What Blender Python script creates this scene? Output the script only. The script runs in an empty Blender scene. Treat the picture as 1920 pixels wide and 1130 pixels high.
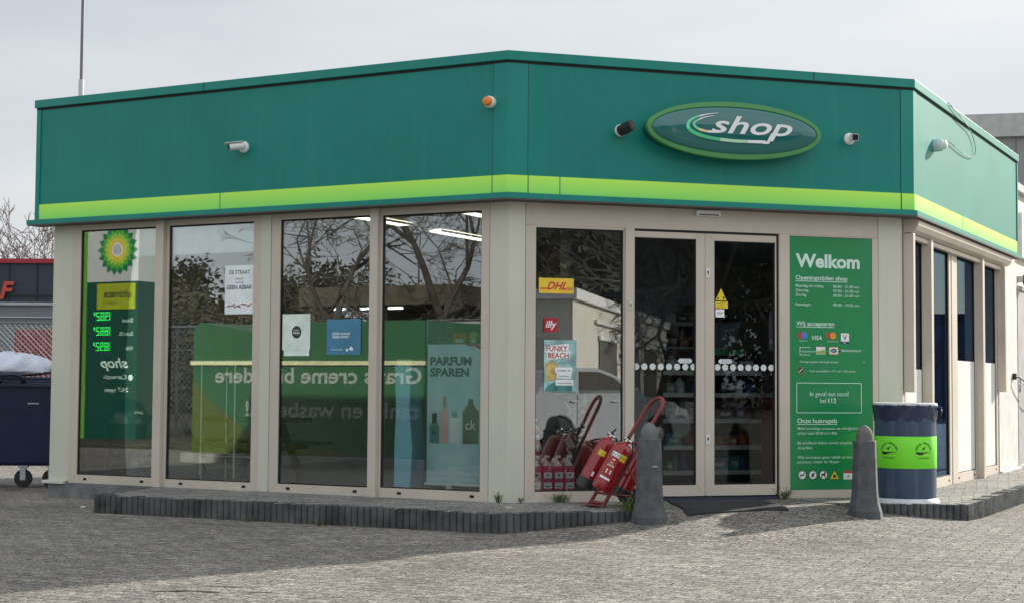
import bpy, math, random
from mathutils import Vector, Matrix
R = math.radians
random.seed(7)
scn = bpy.context.scene
col = scn.collection

# ------------------------------------------------------------------ camera
cam = bpy.data.cameras.new('camera'); cam.sensor_width = 36; cam.lens = 2940.75/1920*36
cam.clip_start = .1; cam.clip_end = 3000
co = bpy.data.objects.new('camera', cam); col.objects.link(co)
pt, rl = .0532, .0067
fw = Vector((0, math.cos(pt), math.sin(pt))); up = Vector((0, -math.sin(pt), math.cos(pt))); rt = Vector((1, 0, 0))
rr = rt*math.cos(rl)+up*math.sin(rl); uu = -rt*math.sin(rl)+up*math.cos(rl)
m = Matrix((rr, uu, -fw)).transposed().to_4x4(); m.translation = (0, 0, 1.0255)
co.matrix_world = m
scn.camera = co
# ------------------------------------------------------------------ sky, sun, exposure
SUN_AZ, SUN_EL = 41.7, 24.0
w = bpy.data.worlds.new('World'); scn.world = w; w.use_nodes = True
nt = w.node_tree; N = nt.nodes; L = nt.links; N.clear()
out = N.new('ShaderNodeOutputWorld'); bg = N.new('ShaderNodeBackground'); bg.inputs[1].default_value = .1
sky = N.new('ShaderNodeTexSky'); sky.sky_type = 'NISHITA'; sky.sun_disc = False
sky.sun_elevation = R(SUN_EL); sky.sun_rotation = R(90-SUN_AZ); sky.air_density = 1.2; sky.dust_density = .5
tc = N.new('ShaderNodeTexCoord')
mp = N.new('ShaderNodeMapping'); mp.inputs['Scale'].default_value = (1.1, 1.1, 4.2); mp.inputs['Location'].default_value = (3.1, .4, .2)
nz = N.new('ShaderNodeTexNoise'); nz.inputs['Scale'].default_value = 1.6; nz.inputs['Detail'].default_value = 7; nz.inputs['Roughness'].default_value = .48
cr = N.new('ShaderNodeValToRGB'); cr.color_ramp.elements[0].position = .38; cr.color_ramp.elements[0].color = (3.75, 4.05, 4.45, 1)
cr.color_ramp.elements[1].position = .64; cr.color_ramp.elements[1].color = (5.1, 5.25, 5.35, 1)
# thin cloud everywhere except a blue gap towards the sun side on the right
dt = N.new('ShaderNodeVectorMath'); dt.operation = 'DOT_PRODUCT'; dt.inputs[1].default_value = (math.cos(R(52)), math.sin(R(52)), .1)
mr = N.new('ShaderNodeMapRange'); mr.inputs['From Min'].default_value = .955; mr.inputs['From Max'].default_value = .992; mr.inputs['To Min'].default_value = .95; mr.inputs['To Max'].default_value = .12
mx = N.new('ShaderNodeMix'); mx.data_type = 'RGBA'
L.new(tc.outputs['Generated'], mp.inputs[0]); L.new(mp.outputs[0], nz.inputs['Vector']); L.new(nz.outputs['Fac'], cr.inputs[0])
L.new(tc.outputs['Generated'], dt.inputs[0]); L.new(dt.outputs['Value'], mr.inputs['Value'])
d2 = N.new('ShaderNodeVectorMath'); d2.operation = 'DOT_PRODUCT'; d2.inputs[1].default_value = (.1, -.60, .75); L.new(tc.outputs['Generated'], d2.inputs[0])
m2 = N.new('ShaderNodeMapRange'); m2.inputs['From Min'].default_value = -.3; m2.inputs['From Max'].default_value = .8; m2.inputs['To Min'].default_value = 1; m2.inputs['To Max'].default_value = 1.5
L.new(d2.outputs['Value'], m2.inputs['Value'])
sc_ = N.new('ShaderNodeVectorMath'); sc_.operation = 'SCALE'; L.new(cr.outputs[0], sc_.inputs[0]); L.new(m2.outputs[0], sc_.inputs['Scale'])
d3 = N.new('ShaderNodeVectorMath'); d3.operation = 'DOT_PRODUCT'; d3.inputs[1].default_value = (1, 0, -.7); L.new(tc.outputs['Generated'], d3.inputs[0])
m3 = N.new('ShaderNodeMapRange'); m3.inputs['From Min'].default_value = -.5; m3.inputs['From Max'].default_value = .3; m3.inputs['To Min'].default_value = .95; m3.inputs['To Max'].default_value = 1.1
L.new(d3.outputs['Value'], m3.inputs['Value']); sc3 = N.new('ShaderNodeVectorMath'); sc3.operation = 'SCALE'; L.new(sc_.outputs[0], sc3.inputs[0]); L.new(m3.outputs[0], sc3.inputs['Scale']); sc_ = sc3
L.new(mr.outputs[0], mx.inputs['Factor']); sk2 = N.new('ShaderNodeVectorMath'); sk2.operation = 'SCALE'; sk2.inputs['Scale'].default_value = .5; L.new(sky.outputs[0], sk2.inputs[0]); L.new(sk2.outputs[0], mx.inputs[6]); L.new(sc_.outputs[0], mx.inputs[7])
L.new(mx.outputs[2], bg.inputs[0]); L.new(bg.outputs[0], out.inputs[0])
sd = bpy.data.lights.new('sun', 'SUN'); sd.energy = 5.0; sd.angle = R(.9); sd.color = (1, .93, .82)
so = bpy.data.objects.new('sun', sd); col.objects.link(so)
sv = Vector((math.cos(R(SUN_AZ))*math.cos(R(SUN_EL)), math.sin(R(SUN_AZ))*math.cos(R(SUN_EL)), math.sin(R(SUN_EL))))
so.rotation_euler = sv.to_track_quat('Z', 'Y').to_euler(); so.location = sv*60
scn.view_settings.view_transform = 'Standard'; scn.view_settings.look = 'None'; scn.view_settings.gamma = 1
scn.view_settings.exposure = .72
scn.cycles.max_bounces = 8; scn.cycles.transparent_max_bounces = 16
# ------------------------------------------------------------------ materials
MC = {}
def mat(name, c, rough=.6, metal=0, var=.12, scale=6, bump=0, bscale=60, emit=None, spec=.5, coat=0, stretch=None, streak=0, c2=None):
    if name in MC: return MC[name]
    m = bpy.data.materials.new(name); m.use_nodes = True; MC[name] = m
    t = m.node_tree; n = t.nodes; l = t.links; b = n['Principled BSDF']
    b.inputs['Roughness'].default_value = rough; b.inputs['Metallic'].default_value = metal
    b.inputs['Specular IOR Level'].default_value = spec; b.inputs['Coat Weight'].default_value = coat
    tc = n.new('ShaderNodeTexCoord'); mp = n.new('ShaderNodeMapping'); l.new(tc.outputs['Object'], mp.inputs[0])
    if stretch: mp.inputs['Scale'].default_value = stretch
    nz = n.new('ShaderNodeTexNoise'); nz.inputs['Scale'].default_value = scale; nz.inputs['Detail'].default_value = 6
    l.new(mp.outputs[0], nz.inputs['Vector'])
    rp = n.new('ShaderNodeValToRGB'); e = rp.color_ramp.elements
    c2 = c2 or tuple(min(1, x*(1+var)) for x in c)
    e[0].position = .3; e[1].position = .7
    e[0].color = (*[x*(1-var) for x in c], 1); e[1].color = (*c2, 1)
    l.new(nz.outputs['Fac'], rp.inputs[0]); last = rp.outputs[0]
    if streak:                                   # rain and dirt runs down a panel
        m2 = n.new('ShaderNodeMapping'); m2.inputs['Scale'].default_value = (9, 9, .35); l.new(tc.outputs['Object'], m2.inputs[0])
        n2 = n.new('ShaderNodeTexNoise'); n2.inputs['Scale'].default_value = 1.6; n2.inputs['Detail'].default_value = 8; l.new(m2.outputs[0], n2.inputs['Vector'])
        r2 = n.new('ShaderNodeMapRange'); r2.inputs['From Min'].default_value = .52; r2.inputs['From Max'].default_value = .75; r2.inputs['To Max'].default_value = streak
        l.new(n2.outputs['Fac'], r2.inputs['Value'])
        mx = n.new('ShaderNodeMix'); mx.data_type = 'RGBA'; mx.inputs[7].default_value = (.33, .36, .34, 1)
        l.new(r2.outputs[0], mx.inputs['Factor']); l.new(last, mx.inputs[6]); last = mx.outputs[2]
    l.new(last, b.inputs['Base Color'])
    if bump:
        n3 = n.new('ShaderNodeTexNoise'); n3.inputs['Scale'].default_value = bscale; n3.inputs['Detail'].default_value = 5
        l.new(tc.outputs['Object'], n3.inputs['Vector'])
        bp = n.new('ShaderNodeBump'); bp.inputs['Strength'].default_value = bump; bp.inputs['Distance'].default_value = .01
        l.new(n3.outputs['Fac'], bp.inputs['Height']); l.new(bp.outputs[0], b.inputs['Normal'])
    if emit:
        b.inputs['Emission Color'].default_value = (*c, 1); b.inputs['Emission Strength'].default_value = emit
    return m
def glass(name, tint, base, add, rough=0.0, wob=.0, refl=(.94, .97, 1)):
    m = bpy.data.materials.new(name); m.use_nodes = True; t = m.node_tree; n = t.nodes; l = t.links; n.clear()
    o = n.new('ShaderNodeOutputMaterial'); mx = n.new('ShaderNodeMixShader')
    tr = n.new('ShaderNodeBsdfTransparent'); tr.inputs[0].default_value = (*tint, 1)
    gl = n.new('ShaderNodeBsdfGlossy'); gl.inputs['Roughness'].default_value = rough; gl.inputs[0].default_value = (*refl, 1)
    fr = n.new('ShaderNodeFresnel'); fr.inputs[0].default_value = 1.5
    ma = n.new('ShaderNodeMath'); ma.operation = 'MULTIPLY_ADD'; ma.inputs[1].default_value = add; ma.inputs[2].default_value = base; ma.use_clamp = True
    l.new(fr.outputs[0], ma.inputs[0]); l.new(ma.outputs[0], mx.inputs[0]); l.new(tr.outputs[0], mx.inputs[1]); l.new(gl.outputs[0], mx.inputs[2])
    if wob:
        tc = n.new('ShaderNodeTexCoord'); nz = n.new('ShaderNodeTexNoise'); nz.inputs['Scale'].default_value = 1.3
        l.new(tc.outputs['Object'], nz.inputs['Vector'])
        bp = n.new('ShaderNodeBump'); bp.inputs['Strength'].default_value = wob; bp.inputs['Distance'].default_value = .01
        l.new(nz.outputs['Fac'], bp.inputs['Height']); l.new(bp.outputs[0], gl.inputs['Normal'])
    l.new(mx.outputs[0], o.inputs[0]); return m
G_win = glass('window_glass', (.94, .97, .95), .12, .85, wob=.004)
G_side = glass('tinted_glass', (.6, .7, .85), .05, .8, wob=.01, refl=(.30, .45, .66))
G_door = glass('door_glass', (.85, .89, .87), .0, .7, wob=.004)
G_clear = glass('clear_acrylic', (.93, .95, .95), .04, .8)

def paving(name, c_lo, c_hi, mortar, bw, bh, rot, zig, light=.0):
    m = bpy.data.materials.new(name); m.use_nodes = True; t = m.node_tree; n = t.nodes; l = t.links; b = n['Principled BSDF']
    b.inputs['Roughness'].default_value = .85; b.inputs['Specular IOR Level'].default_value = .3
    tc = n.new('ShaderNodeTexCoord')
    wv = n.new('ShaderNodeTexNoise'); wv.inputs['Scale'].default_value = .45; wv.inputs['Detail'].default_value = 2; l.new(tc.outputs['Object'], wv.inputs['Vector'])
    vs = n.new('ShaderNodeVectorMath'); vs.operation = 'SCALE'; vs.inputs['Scale'].default_value = .16; l.new(wv.outputs['Color'], vs.inputs[0])
    va = n.new('ShaderNodeVectorMath'); l.new(tc.outputs['Object'], va.inputs[0]); l.new(vs.outputs[0], va.inputs[1])
    mp = n.new('ShaderNodeMapping'); mp.inputs['Rotation'].default_value = (0, 0, R(rot)); l.new(va.outputs[0], mp.inputs[0])
    last = mp.outputs[0]
    if zig:                                      # interlocking clinkers: the long joints zigzag
        sx = n.new('ShaderNodeSeparateXYZ'); l.new(last, sx.inputs[0])
        q = n.new('ShaderNodeMath'); q.operation = 'PINGPONG'; q.inputs[1].default_value = bw/4; l.new(sx.outputs[0], q.inputs[0])
        q2 = n.new('ShaderNodeMath'); q2.operation = 'MULTIPLY_ADD'; q2.inputs[1].default_value = zig; l.new(q.outputs[0], q2.inputs[0]); l.new(sx.outputs[1], q2.inputs[2])
        cx = n.new('ShaderNodeCombineXYZ'); l.new(sx.outputs[0], cx.inputs[0]); l.new(q2.outputs[0], cx.inputs[1]); last = cx.outputs[0]
    br = n.new('ShaderNodeTexBrick'); br.inputs['Scale'].default_value = 1; br.inputs['Brick Width'].default_value = bw; br.inputs['Row Height'].default_value = bh
    br.inputs['Mortar Size'].default_value = .0045; br.inputs['Mortar Smooth'].default_value = .35; br.inputs['Bias'].default_value = -.1
    br.inputs['Color1'].default_value = (*c_lo, 1); br.inputs['Color2'].default_value = (*c_hi, 1); br.inputs['Mortar'].default_value = (*mortar, 1)
    l.new(last, br.inputs['Vector'])
    def noise(s, d=6, r=.6):
        z = n.new('ShaderNodeTexNoise'); z.inputs['Scale'].default_value = s; z.inputs['Detail'].default_value = d; z.inputs['Roughness'].default_value = r
        l.new(tc.outputs['Object'], z.inputs['Vector']); return z.outputs['Fac']
    def rng(src, a, b_, c, d):
        z = n.new('ShaderNodeMapRange')
        for k, v in zip(('From Min', 'From Max', 'To Min', 'To Max'), (a, b_, c, d)): z.inputs[k].default_value = v
        l.new(src, z.inputs['Value']); return z.outputs[0]
    def mul(colr, f):
        z = n.new('ShaderNodeVectorMath'); z.operation = 'SCALE'; l.new(colr, z.inputs[0]); l.new(f, z.inputs['Scale']); return z.outputs[0]
    c = mul(br.outputs['Color'], rng(noise(62, 4, .8), .38, .64, .25, 1.75))     # grit
    c = mul(c, rng(noise(21, 6, .8), .36, .66, .38, 1.60))
    c = mul(c, rng(noise(.55, 4), .3, .7, .84, 1.14))                            # broad stains
    c = mul(c, rng(noise(1.7, 5, .7), .60, .68, 1, .70))                        # oil and damp stains
    c = mul(c, rng(noise(4.3, 4, .7), .64, .70, 1, .74))
    sp = n.new('ShaderNodeTexVoronoi'); sp.inputs['Scale'].default_value = 9; l.new(tc.outputs['Object'], sp.inputs['Vector'])
    fl = rng(sp.outputs['Distance'], .05, .02, 0, .75)
    mx = n.new('ShaderNodeMix'); mx.data_type = 'RGBA'; l.new(fl, mx.inputs['Factor']); l.new(c, mx.inputs[6]); mx.inputs[7].default_value = (.42, .40, .36, 1)
    l.new(mx.outputs[2], b.inputs['Base Color'])
    h1 = n.new('ShaderNodeMath'); h1.operation = 'MULTIPLY'; h1.inputs[1].default_value = -1.0; l.new(br.outputs['Fac'], h1.inputs[0])
    h2 = n.new('ShaderNodeMath'); h2.operation = 'MULTIPLY_ADD'; h2.inputs[1].default_value = .9; l.new(noise(48, 5, .65), h2.inputs[0]); l.new(h1.outputs[0], h2.inputs[2])
    h3 = n.new('ShaderNodeMath'); h3.operation = 'MULTIPLY_ADD'; h3.inputs[1].default_value = 1.1; l.new(noise(7, 3), h3.inputs[0]); l.new(h2.outputs[0], h3.inputs[2])
    bp = n.new('ShaderNodeBump'); bp.inputs['Strength'].default_value = .9; bp.inputs['Distance'].default_value = .012; l.new(h3.outputs[0], bp.inputs['Height'])
    l.new(bp.outputs[0], b.inputs['Normal']); return m
M_pave = paving('paving_clinkers', (.185, .172, .155), (.275, .256, .226), (.03, .03, .03), .21, .105, 24, .42)
M_tile = paving('pavement_tiles', (.20, .195, .18), (.33, .315, .285), (.05, .05, .045), .22, .11, 17, 0)

M_teal = mat('teal_cladding', (.003, .208, .172), .43, var=.08, scale=1.2, streak=.035, spec=.32, bump=.25, bscale=1.6)
M_teal2 = mat('teal_trim', (.006, .225, .187), .40, var=.08, scale=2, streak=.04, spec=.35)
M_dark = mat('dark_gap', (.012, .013, .014), .8)
M_taupe = mat('taupe_aluminium', (.57, .505, .43), .42, var=.05, scale=3, streak=.10)
M_taupe2 = mat('taupe_aluminium_shadow_gap', (.16, .145, .13), .6)
M_col = mat('greige_panel', (.58, .58, .48), .5, var=.04, scale=2, streak=.12)
M_white = mat('white_plastic', (.78, .79, .78), .4, var=.04)
M_black = mat('black_plastic', (.018, .018, .02), .45)
M_rubber = mat('black_rubber', (.02, .02, .02), .8, bump=.3)
M_chrome = mat('brushed_steel', (.62, .63, .62), .22, metal=1, var=.05)
M_steel = mat('galvanised_steel', (.42, .43, .44), .4, metal=.8, var=.15)
M_conc = mat('plinth_concrete', (.16, .165, .17), .9, var=.3, bump=.5, bscale=30)
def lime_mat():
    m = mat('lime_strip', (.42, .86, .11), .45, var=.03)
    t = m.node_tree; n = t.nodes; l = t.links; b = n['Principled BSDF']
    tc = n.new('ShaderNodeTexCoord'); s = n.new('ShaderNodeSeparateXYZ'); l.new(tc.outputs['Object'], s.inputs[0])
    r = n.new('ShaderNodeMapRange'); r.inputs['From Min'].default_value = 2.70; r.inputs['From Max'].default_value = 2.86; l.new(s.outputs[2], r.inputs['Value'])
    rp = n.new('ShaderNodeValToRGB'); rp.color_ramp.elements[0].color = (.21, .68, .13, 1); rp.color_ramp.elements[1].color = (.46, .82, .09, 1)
    l.new(r.outputs[0], rp.inputs[0]); l.new(rp.outputs[0], b.inputs['Base Color']); l.new(rp.outputs[0], b.inputs['Emission Color']); b.inputs['Emission Strength'].default_value = .06   # faint glow added to brighten the stripe colour
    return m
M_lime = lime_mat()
# ------------------------------------------------------------------ mesh builder
class MB:
    def __init__(s, M=None): s.v = []; s.f = []; s.m = []; s.mats = []; s.cur = 0; s.M = M; s.fn = None
    def mat(s, m):
        if m not in s.mats: s.mats.append(m)
        s.cur = s.mats.index(m); return s
    def add(s, vs, fs):
        b = len(s.v); 
        for p in vs:
            p = Vector(p)
            if s.fn: p = Vector(s.fn(p))
            s.v.append(s.M @ p if s.M else p)
        for f in fs: s.f.append([b+i for i in f]); s.m.append(s.cur)
        return s
    def box(s, x0, x1, y0, y1, z0, z1):
        return s.add([(x0, y0, z0), (x1, y0, z0), (x1, y1, z0), (x0, y1, z0), (x0, y0, z1), (x1, y0, z1), (x1, y1, z1), (x0, y1, z1)],
                     [(0, 3, 2, 1), (4, 5, 6, 7), (0, 1, 5, 4), (1, 2, 6, 5), (2, 3, 7, 6), (3, 0, 4, 7)])
    def tube(s, pts, r, n=10, closed=False, cap=True):
        pts = [Vector(p) for p in pts]; rs = r if isinstance(r, (list, tuple)) else [r]*len(pts)
        vs = []; fs = []; prev = None
        for i, p in enumerate(pts):
            a = pts[max(i-1, 0)]; c = pts[min(i+1, len(pts)-1)]; d = (c-a).normalized()
            if prev is None:
                u = d.orthogonal().normalized()
            else: u = (prev-d*prev.dot(d)).normalized()
            prev = u; v = d.cross(u)
            for k in range(n):
                a_ = 2*math.pi*k/n; vs.append(p+(u*math.cos(a_)+v*math.sin(a_))*rs[i])
        for i in range(len(pts)-1):
            for k in range(n):
                k2 = (k+1) % n; fs.append((i*n+k, i*n+k2, (i+1)*n+k2, (i+1)*n+k))
        if cap: fs.append(tuple(range(n-1, -1, -1))); fs.append(tuple((len(pts)-1)*n+k for k in range(n)))
        return s.add(vs, fs)
    def lathe(s, prof, c=(0, 0, 0), n=32, T=None):
        vs = []; fs = []; c = Vector(c)
        for r, z in prof:
            for k in range(n):
                a = 2*math.pi*k/n; p = Vector((r*math.cos(a), r*math.sin(a), z)); p = (T @ p) if T else p; vs.append(p+c)
        for i in range(len(prof)-1):
            for k in range(n): k2 = (k+1) % n; fs.append((i*n+k, i*n+k2, (i+1)*n+k2, (i+1)*n+k))
        fs.append(tuple(range(n-1, -1, -1))); fs.append(tuple((len(prof)-1)*n+k for k in range(n)))
        return s.add(vs, fs)
    def prism(s, poly, y0, y1):                  # polygon in x,z pushed from y0 to y1
        n = len(poly); vs = [(x, y0, z) for x, z in poly]+[(x, y1, z) for x, z in poly]
        return s.add(vs, [tuple(range(n)), tuple(range(2*n-1, n-1, -1))]+[(i, n+i, n+(i+1) % n, (i+1) % n) for i in range(n)])
    def plan(s, poly, z0, z1):                   # polygon in x,y pushed from z0 to z1
        n = len(poly); vs = [(x, y, z0) for x, y in poly]+[(x, y, z1) for x, y in poly]
        return s.add(vs, [tuple(range(n-1, -1, -1)), tuple(range(n, 2*n))]+[(i, (i+1) % n, n+(i+1) % n, n+i) for i in range(n)])
    def quad(s, x0, x1, z0, z1, y): return s.add([(x0, y, z0), (x1, y, z0), (x1, y, z1), (x0, y, z1)], [(0, 1, 2, 3)])
    def poly(s, pts, y): return s.add([(x, y, z) for x, z in pts], [tuple(range(len(pts)))])
    def disc(s, x, z, r, y, n=20, rz=None): 
        rz = rz or r
        return s.poly([(x+r*math.cos(2*math.pi*k/n), z+rz*math.sin(2*math.pi*k/n)) for k in range(n)], y)
    def ribbon(s, pts, y):                       # pts: x, z, width
        vs = []; n = len(pts)
        for i, (x, z, w) in enumerate(pts):
            a = pts[max(i-1, 0)]; c = pts[min(i+1, n-1)]; d = Vector((c[0]-a[0], c[1]-a[1])).normalized()
            vs += [(x-d.y*w/2, y, z+d.x*w/2), (x+d.y*w/2, y, z-d.x*w/2)]
        return s.add(vs, [(2*i, 2*i+1, 2*i+3, 2*i+2) for i in range(n-1)])
    def text(s, t, x, z, size, y=0, w=None, bold=0, al='LEFT', shear=0, mirror=False, depth=0, vscale=1):
        c = bpy.data.curves.new('t', 'FONT'); c.body = t; c.size = size; c.offset = bold*size; c.shear = shear; c.resolution_u = 3; c.extrude = depth
        o = bpy.data.objects.new('t', c); me = bpy.data.meshes.new_from_object(o)
        xs = [v.co.x for v in me.vertices]
        if xs:
            x0, x1 = min(xs), max(xs); k = (w/(x1-x0)) if w else 1
            off = {'LEFT': -x0, 'CENTER': -(x0+x1)/2, 'RIGHT': -x1}[al]
            q = -1 if mirror else 1
            s.add([(x+(v.co.x+off)*k*q, y-v.co.z, z+v.co.y*vscale) for v in me.vertices], [tuple(p.vertices) for p in me.polygons])
        bpy.data.objects.remove(o); bpy.data.curves.remove(c); bpy.data.meshes.remove(me); return s
    def build(s, name, parent=None, mat=None, smooth=None, bevel=0, mw=None):
        me = bpy.data.meshes.new(name); me.from_pydata([tuple(v) for v in s.v], [], s.f)
        if mat: me.materials.append(mat)
        else:
            for m_ in s.mats: me.materials.append(m_)
            me.polygons.foreach_set('material_index', s.m)
        if smooth is not None:
            me.polygons.foreach_set('use_smooth', [True]*len(me.polygons)); me.set_sharp_from_angle(angle=R(smooth))
        me.update(); o = bpy.data.objects.new(name, me); col.objects.link(o)
        if parent: o.parent = parent
        if mw is not None: o.matrix_world = mw
        if bevel:
            b = o.modifiers.new('bevel', 'BEVEL'); b.width = bevel; b.segments = 2; b.limit_method = 'ANGLE'; b.angle_limit = R(40)
        return o
def tag(o, label=None, cat=None, group=None, kind=None):
    if label: o['label'] = label
    if cat: o['category'] = cat
    if group: o['group'] = group
    if kind: o['kind'] = kind
    return o
def thing(name, label, cat, loc=(0, 0, 0), rz=0, group=None, M=None):
    o = bpy.data.objects.new(name, None); o.empty_display_size = .2; col.objects.link(o)
    if M is not None: o.matrix_world = M
    else: o.location = loc; o.rotation_euler = (0, 0, rz)
    return tag(o, label, cat, group)
def copy_tree(o, parent=None):
    c = o.copy(); col.objects.link(c)
    if parent: c.parent = parent
    for ch in list(o.children): copy_tree(ch, c)
    return c
# ------------------------------------------------------------------ plan of the shop
Q = [Vector((-4.778, 16.305)), Vector((-.032, 13.783)), Vector((3.698, 14.924)), Vector((6.158, 19.6))]
def frame(i):
    d = (Q[i+1]-Q[i]).normalized(); M = Matrix.Rotation(math.atan2(d.y, d.x), 4, 'Z'); M.translation = (Q[i].x, Q[i].y, 0); return M
FL, FR, FS = frame(0), frame(1), frame(2)      # local x along the wall, local -y outwards, z up
LL, LR, LS = [(Q[i+1]-Q[i]).length for i in range(3)]
def at(F, x, y, z=0, rz=0):                      # placement matrix in a wall frame
    return F @ Matrix.Translation((x, y, z)) @ Matrix.Rotation(rz, 4, 'Z')
def offs(P, o, ext=(0, 0)):
    P = [Vector(p) for p in P]; n = []
    for i in range(len(P)-1): d = (P[i+1]-P[i]).normalized(); n.append(Vector((d.y, -d.x)))
    res = []
    for i in range(len(P)):
        if i == 0: d = (P[1]-P[0]).normalized(); res.append(P[0]+n[0]*o-d*ext[0])
        elif i == len(P)-1: d = (P[-1]-P[-2]).normalized(); res.append(P[-1]+n[-1]*o+d*ext[1])
        else: mm = n[i-1]+n[i]; mm = mm/(mm.dot(n[i])); res.append(P[i]+mm*o)
    return res
def band(mb, a, b, o0, o1, z0, z1, ex=(0, 0)):   # strip of wall along whole polyline, segments a..b
    e = (ex[0], ex[1]); O = offs(Q, o1, e); I = offs(Q, o0, e)
    for i in range(a, b):
        p = [O[i], O[i+1], I[i+1], I[i]]
        mb.add([(v.x, v.y, z) for z in (z0, z1) for v in p], [(0, 3, 2, 1), (4, 5, 6, 7), (0, 1, 5, 4), (2, 3, 7, 6)]+([(3, 0, 4, 7)] if i == a and a == 0 else [])+([(1, 2, 6, 5)] if i == 2 else []))
# ------------------------------------------------------------------ setting: ground
def gz(x, y):
    d = math.hypot(x-1.8, y-14.3); t = max(0, min(1, (d-1.1)/1.4))**.7
    return -.006-.154*t
def axis(lo, hi, fl, fh, st):
    v = []; a = fl
    while a < fh+1e-6: v.append(a); a += st
    k = 1; p = fl
    while p > lo: p -= st*1.5**k; k += 1; v.insert(0, p)
    k = 1; p = fh
    while p < hi: p += st*1.5**k; k += 1; v.append(p)
    return v
X = axis(-700, 700, -2, 6, .12); Y = axis(-700, 700, 11, 16.5, .12)
g = MB(); nx = len(X)
g.add([(x, y, gz(x, y)) for y in Y for x in X], [(j*nx+i, j*nx+i+1, (j+1)*nx+i+1, (j+1)*nx+i) for j in range(len(Y)-1) for i in range(nx-1)])
tag(g.build('forecourt_paving', mat=M_pave, smooth=60), kind='structure')
KL = [Vector((-3.79, 14.40)), Vector((-.095, 12.62)), Vector((.885, 12.915)), Vector((1.05, 13.3))]
KR = [Vector((2.95, 13.80)), Vector((3.25, 13.87)), Vector((4.025, 13.94)), Vector((5.37, 16.49)), Vector((9.0, 23.4))]
def wl(F, x, y=0): p = F @ Vector((x, y, 0)); return (p.x, p.y)
g = MB(); g.plan([tuple(KL[0]), tuple(KL[1]), tuple(KL[2]), wl(FR, 1.15, -.45), wl(FR, 1.15, .1), wl(FR, 0, .1), wl(FL, 1.40, .1), wl(FL, 1.38, -.2)], -.18, 0)
g.plan([wl(FR, 2.72, .1), wl(FR, 2.75, -.5), tuple(KR[1]), tuple(KR[2]), tuple(KR[3]), tuple(KR[4]), wl(FS, 12, 1.5), wl(FS, 6, .1), wl(FS, 0, .1)], -.18, 0)
tag(g.build('raised_pavement', mat=M_tile), kind='structure')
M_kerb = mat('kerb_concrete', (.055, .060, .066), .88, var=.35, scale=5, bump=.5, bscale=50, c2=(.125, .13, .125))
def kerb(P, r=.026, gap=5):
    g = MB(); k = 0
    for a, b in zip(P[:-1], P[1:]):
        d = b-a; Ln = d.length; d.normalize(); nn = Vector((d.y, -d.x)); cnt = max(1, round(Ln/.062)); st = Ln/cnt
        for i in range(cnt):
            c = a+d*(st*(i+.5)); w_ = st/2-(.003 if k % 8 == 0 else .0); k += 1
            top = random.uniform(-.006, .006)+.003; pl = []
            for j in range(7):
                th = math.pi*(j/6); pl.append(c-d*math.cos(th)*w_+nn*(.0+math.sin(th)*r))
            pl += [c+d*st/2-nn*.09, c-d*st/2-nn*.09]
            g.plan([(p.x, p.y) for p in pl], -.28, top)
    return g.build('palisade_kerb', mat=M_kerb)
tag(kerb([Vector(wl(FL, 1.38, -.06))]+KL[:3]+[Vector((1.08, 13.05))]), kind='structure'); tag(kerb([Vector((3.0, 13.98))]+KR[1:4]+[KR[4]]), kind='structure')
g = MB()
for F, n_ in ((FL, LL), (FR, LR), (FS, 6.0)): g.M = F; g.box(0.01, n_-.02, -.02, .2, -.25, -.002)
tag(g.build('plinth', mat=M_conc), kind='structure')
# ------------------------------------------------------------------ the shop building
shop = thing('shop_building', 'low filling station shop with dark green fascia, lime stripe and glass fronts', 'shop', (0, 0, 0))
for i, nm in enumerate(('fascia_panel',)*3):
    g = MB(); band(g, i, i+1, .02, .149, 2.66, 3.93, (.13, .13)); g.build('fascia_panel', shop, M_teal)
g = MB(); g.mat(M_teal2); band(g, 0, 3, 0, .172, 3.869, 3.952, (.15, .15)); g.build('coping', shop, smooth=30, bevel=.004)
g = MB(); band(g, 0, 3, .12, .152, 3.845, 3.868, (.135, .135)); g.build('shadow_gap', shop, M_dark)
for i in range(3):
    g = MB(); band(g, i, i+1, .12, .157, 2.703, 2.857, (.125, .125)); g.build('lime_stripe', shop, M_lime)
g = MB(); band(g, 0, 3, 0, .19, 2.652, 2.698, (.21, .15)); g.build('drip_edge', shop, M_teal2)
g = MB(); band(g, 0, 3, .0, .188, 2.640, 2.651, (.2, .14)); g.build('soffit', shop, mat('soffit', (.10, .095, .09), .8))
# folded covers at the corners and seams in the stripe
def fold(P, z0, z1, m_, nm, o0=.15, o1=.1535):
    g = MB(); O = offs(P, o1); I = offs(P, o0)
    for i in range(len(P)-1):
        p = [O[i], O[i+1], I[i+1], I[i]]; g.add([(v.x, v.y, z) for z in (z0, z1) for v in p], [(0, 3, 2, 1), (4, 5, 6, 7), (0, 1, 5, 4), (2, 3, 7, 6), (3, 0, 4, 7), (1, 2, 6, 5)])
    return g.build(nm, shop, m_)
def alongs(i, s): d = (Q[i+1]-Q[i]).normalized(); return Q[i]+d*s
PB = [alongs(0, LL-.08), Q[1], alongs(1, .12)]; PC = [alongs(1, LR-.07), Q[2], alongs(2, .06)]
PA = [alongs(0, -.125), alongs(0, -.07)]; PD = [alongs(2, LS+.07), alongs(2, LS+.125)]
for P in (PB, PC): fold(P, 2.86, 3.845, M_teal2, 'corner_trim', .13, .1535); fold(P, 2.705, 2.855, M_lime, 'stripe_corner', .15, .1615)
for P in (PA, PD): fold(P, 2.70, 3.845, M_teal2, 'corner_trim', .13, .161)
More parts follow.
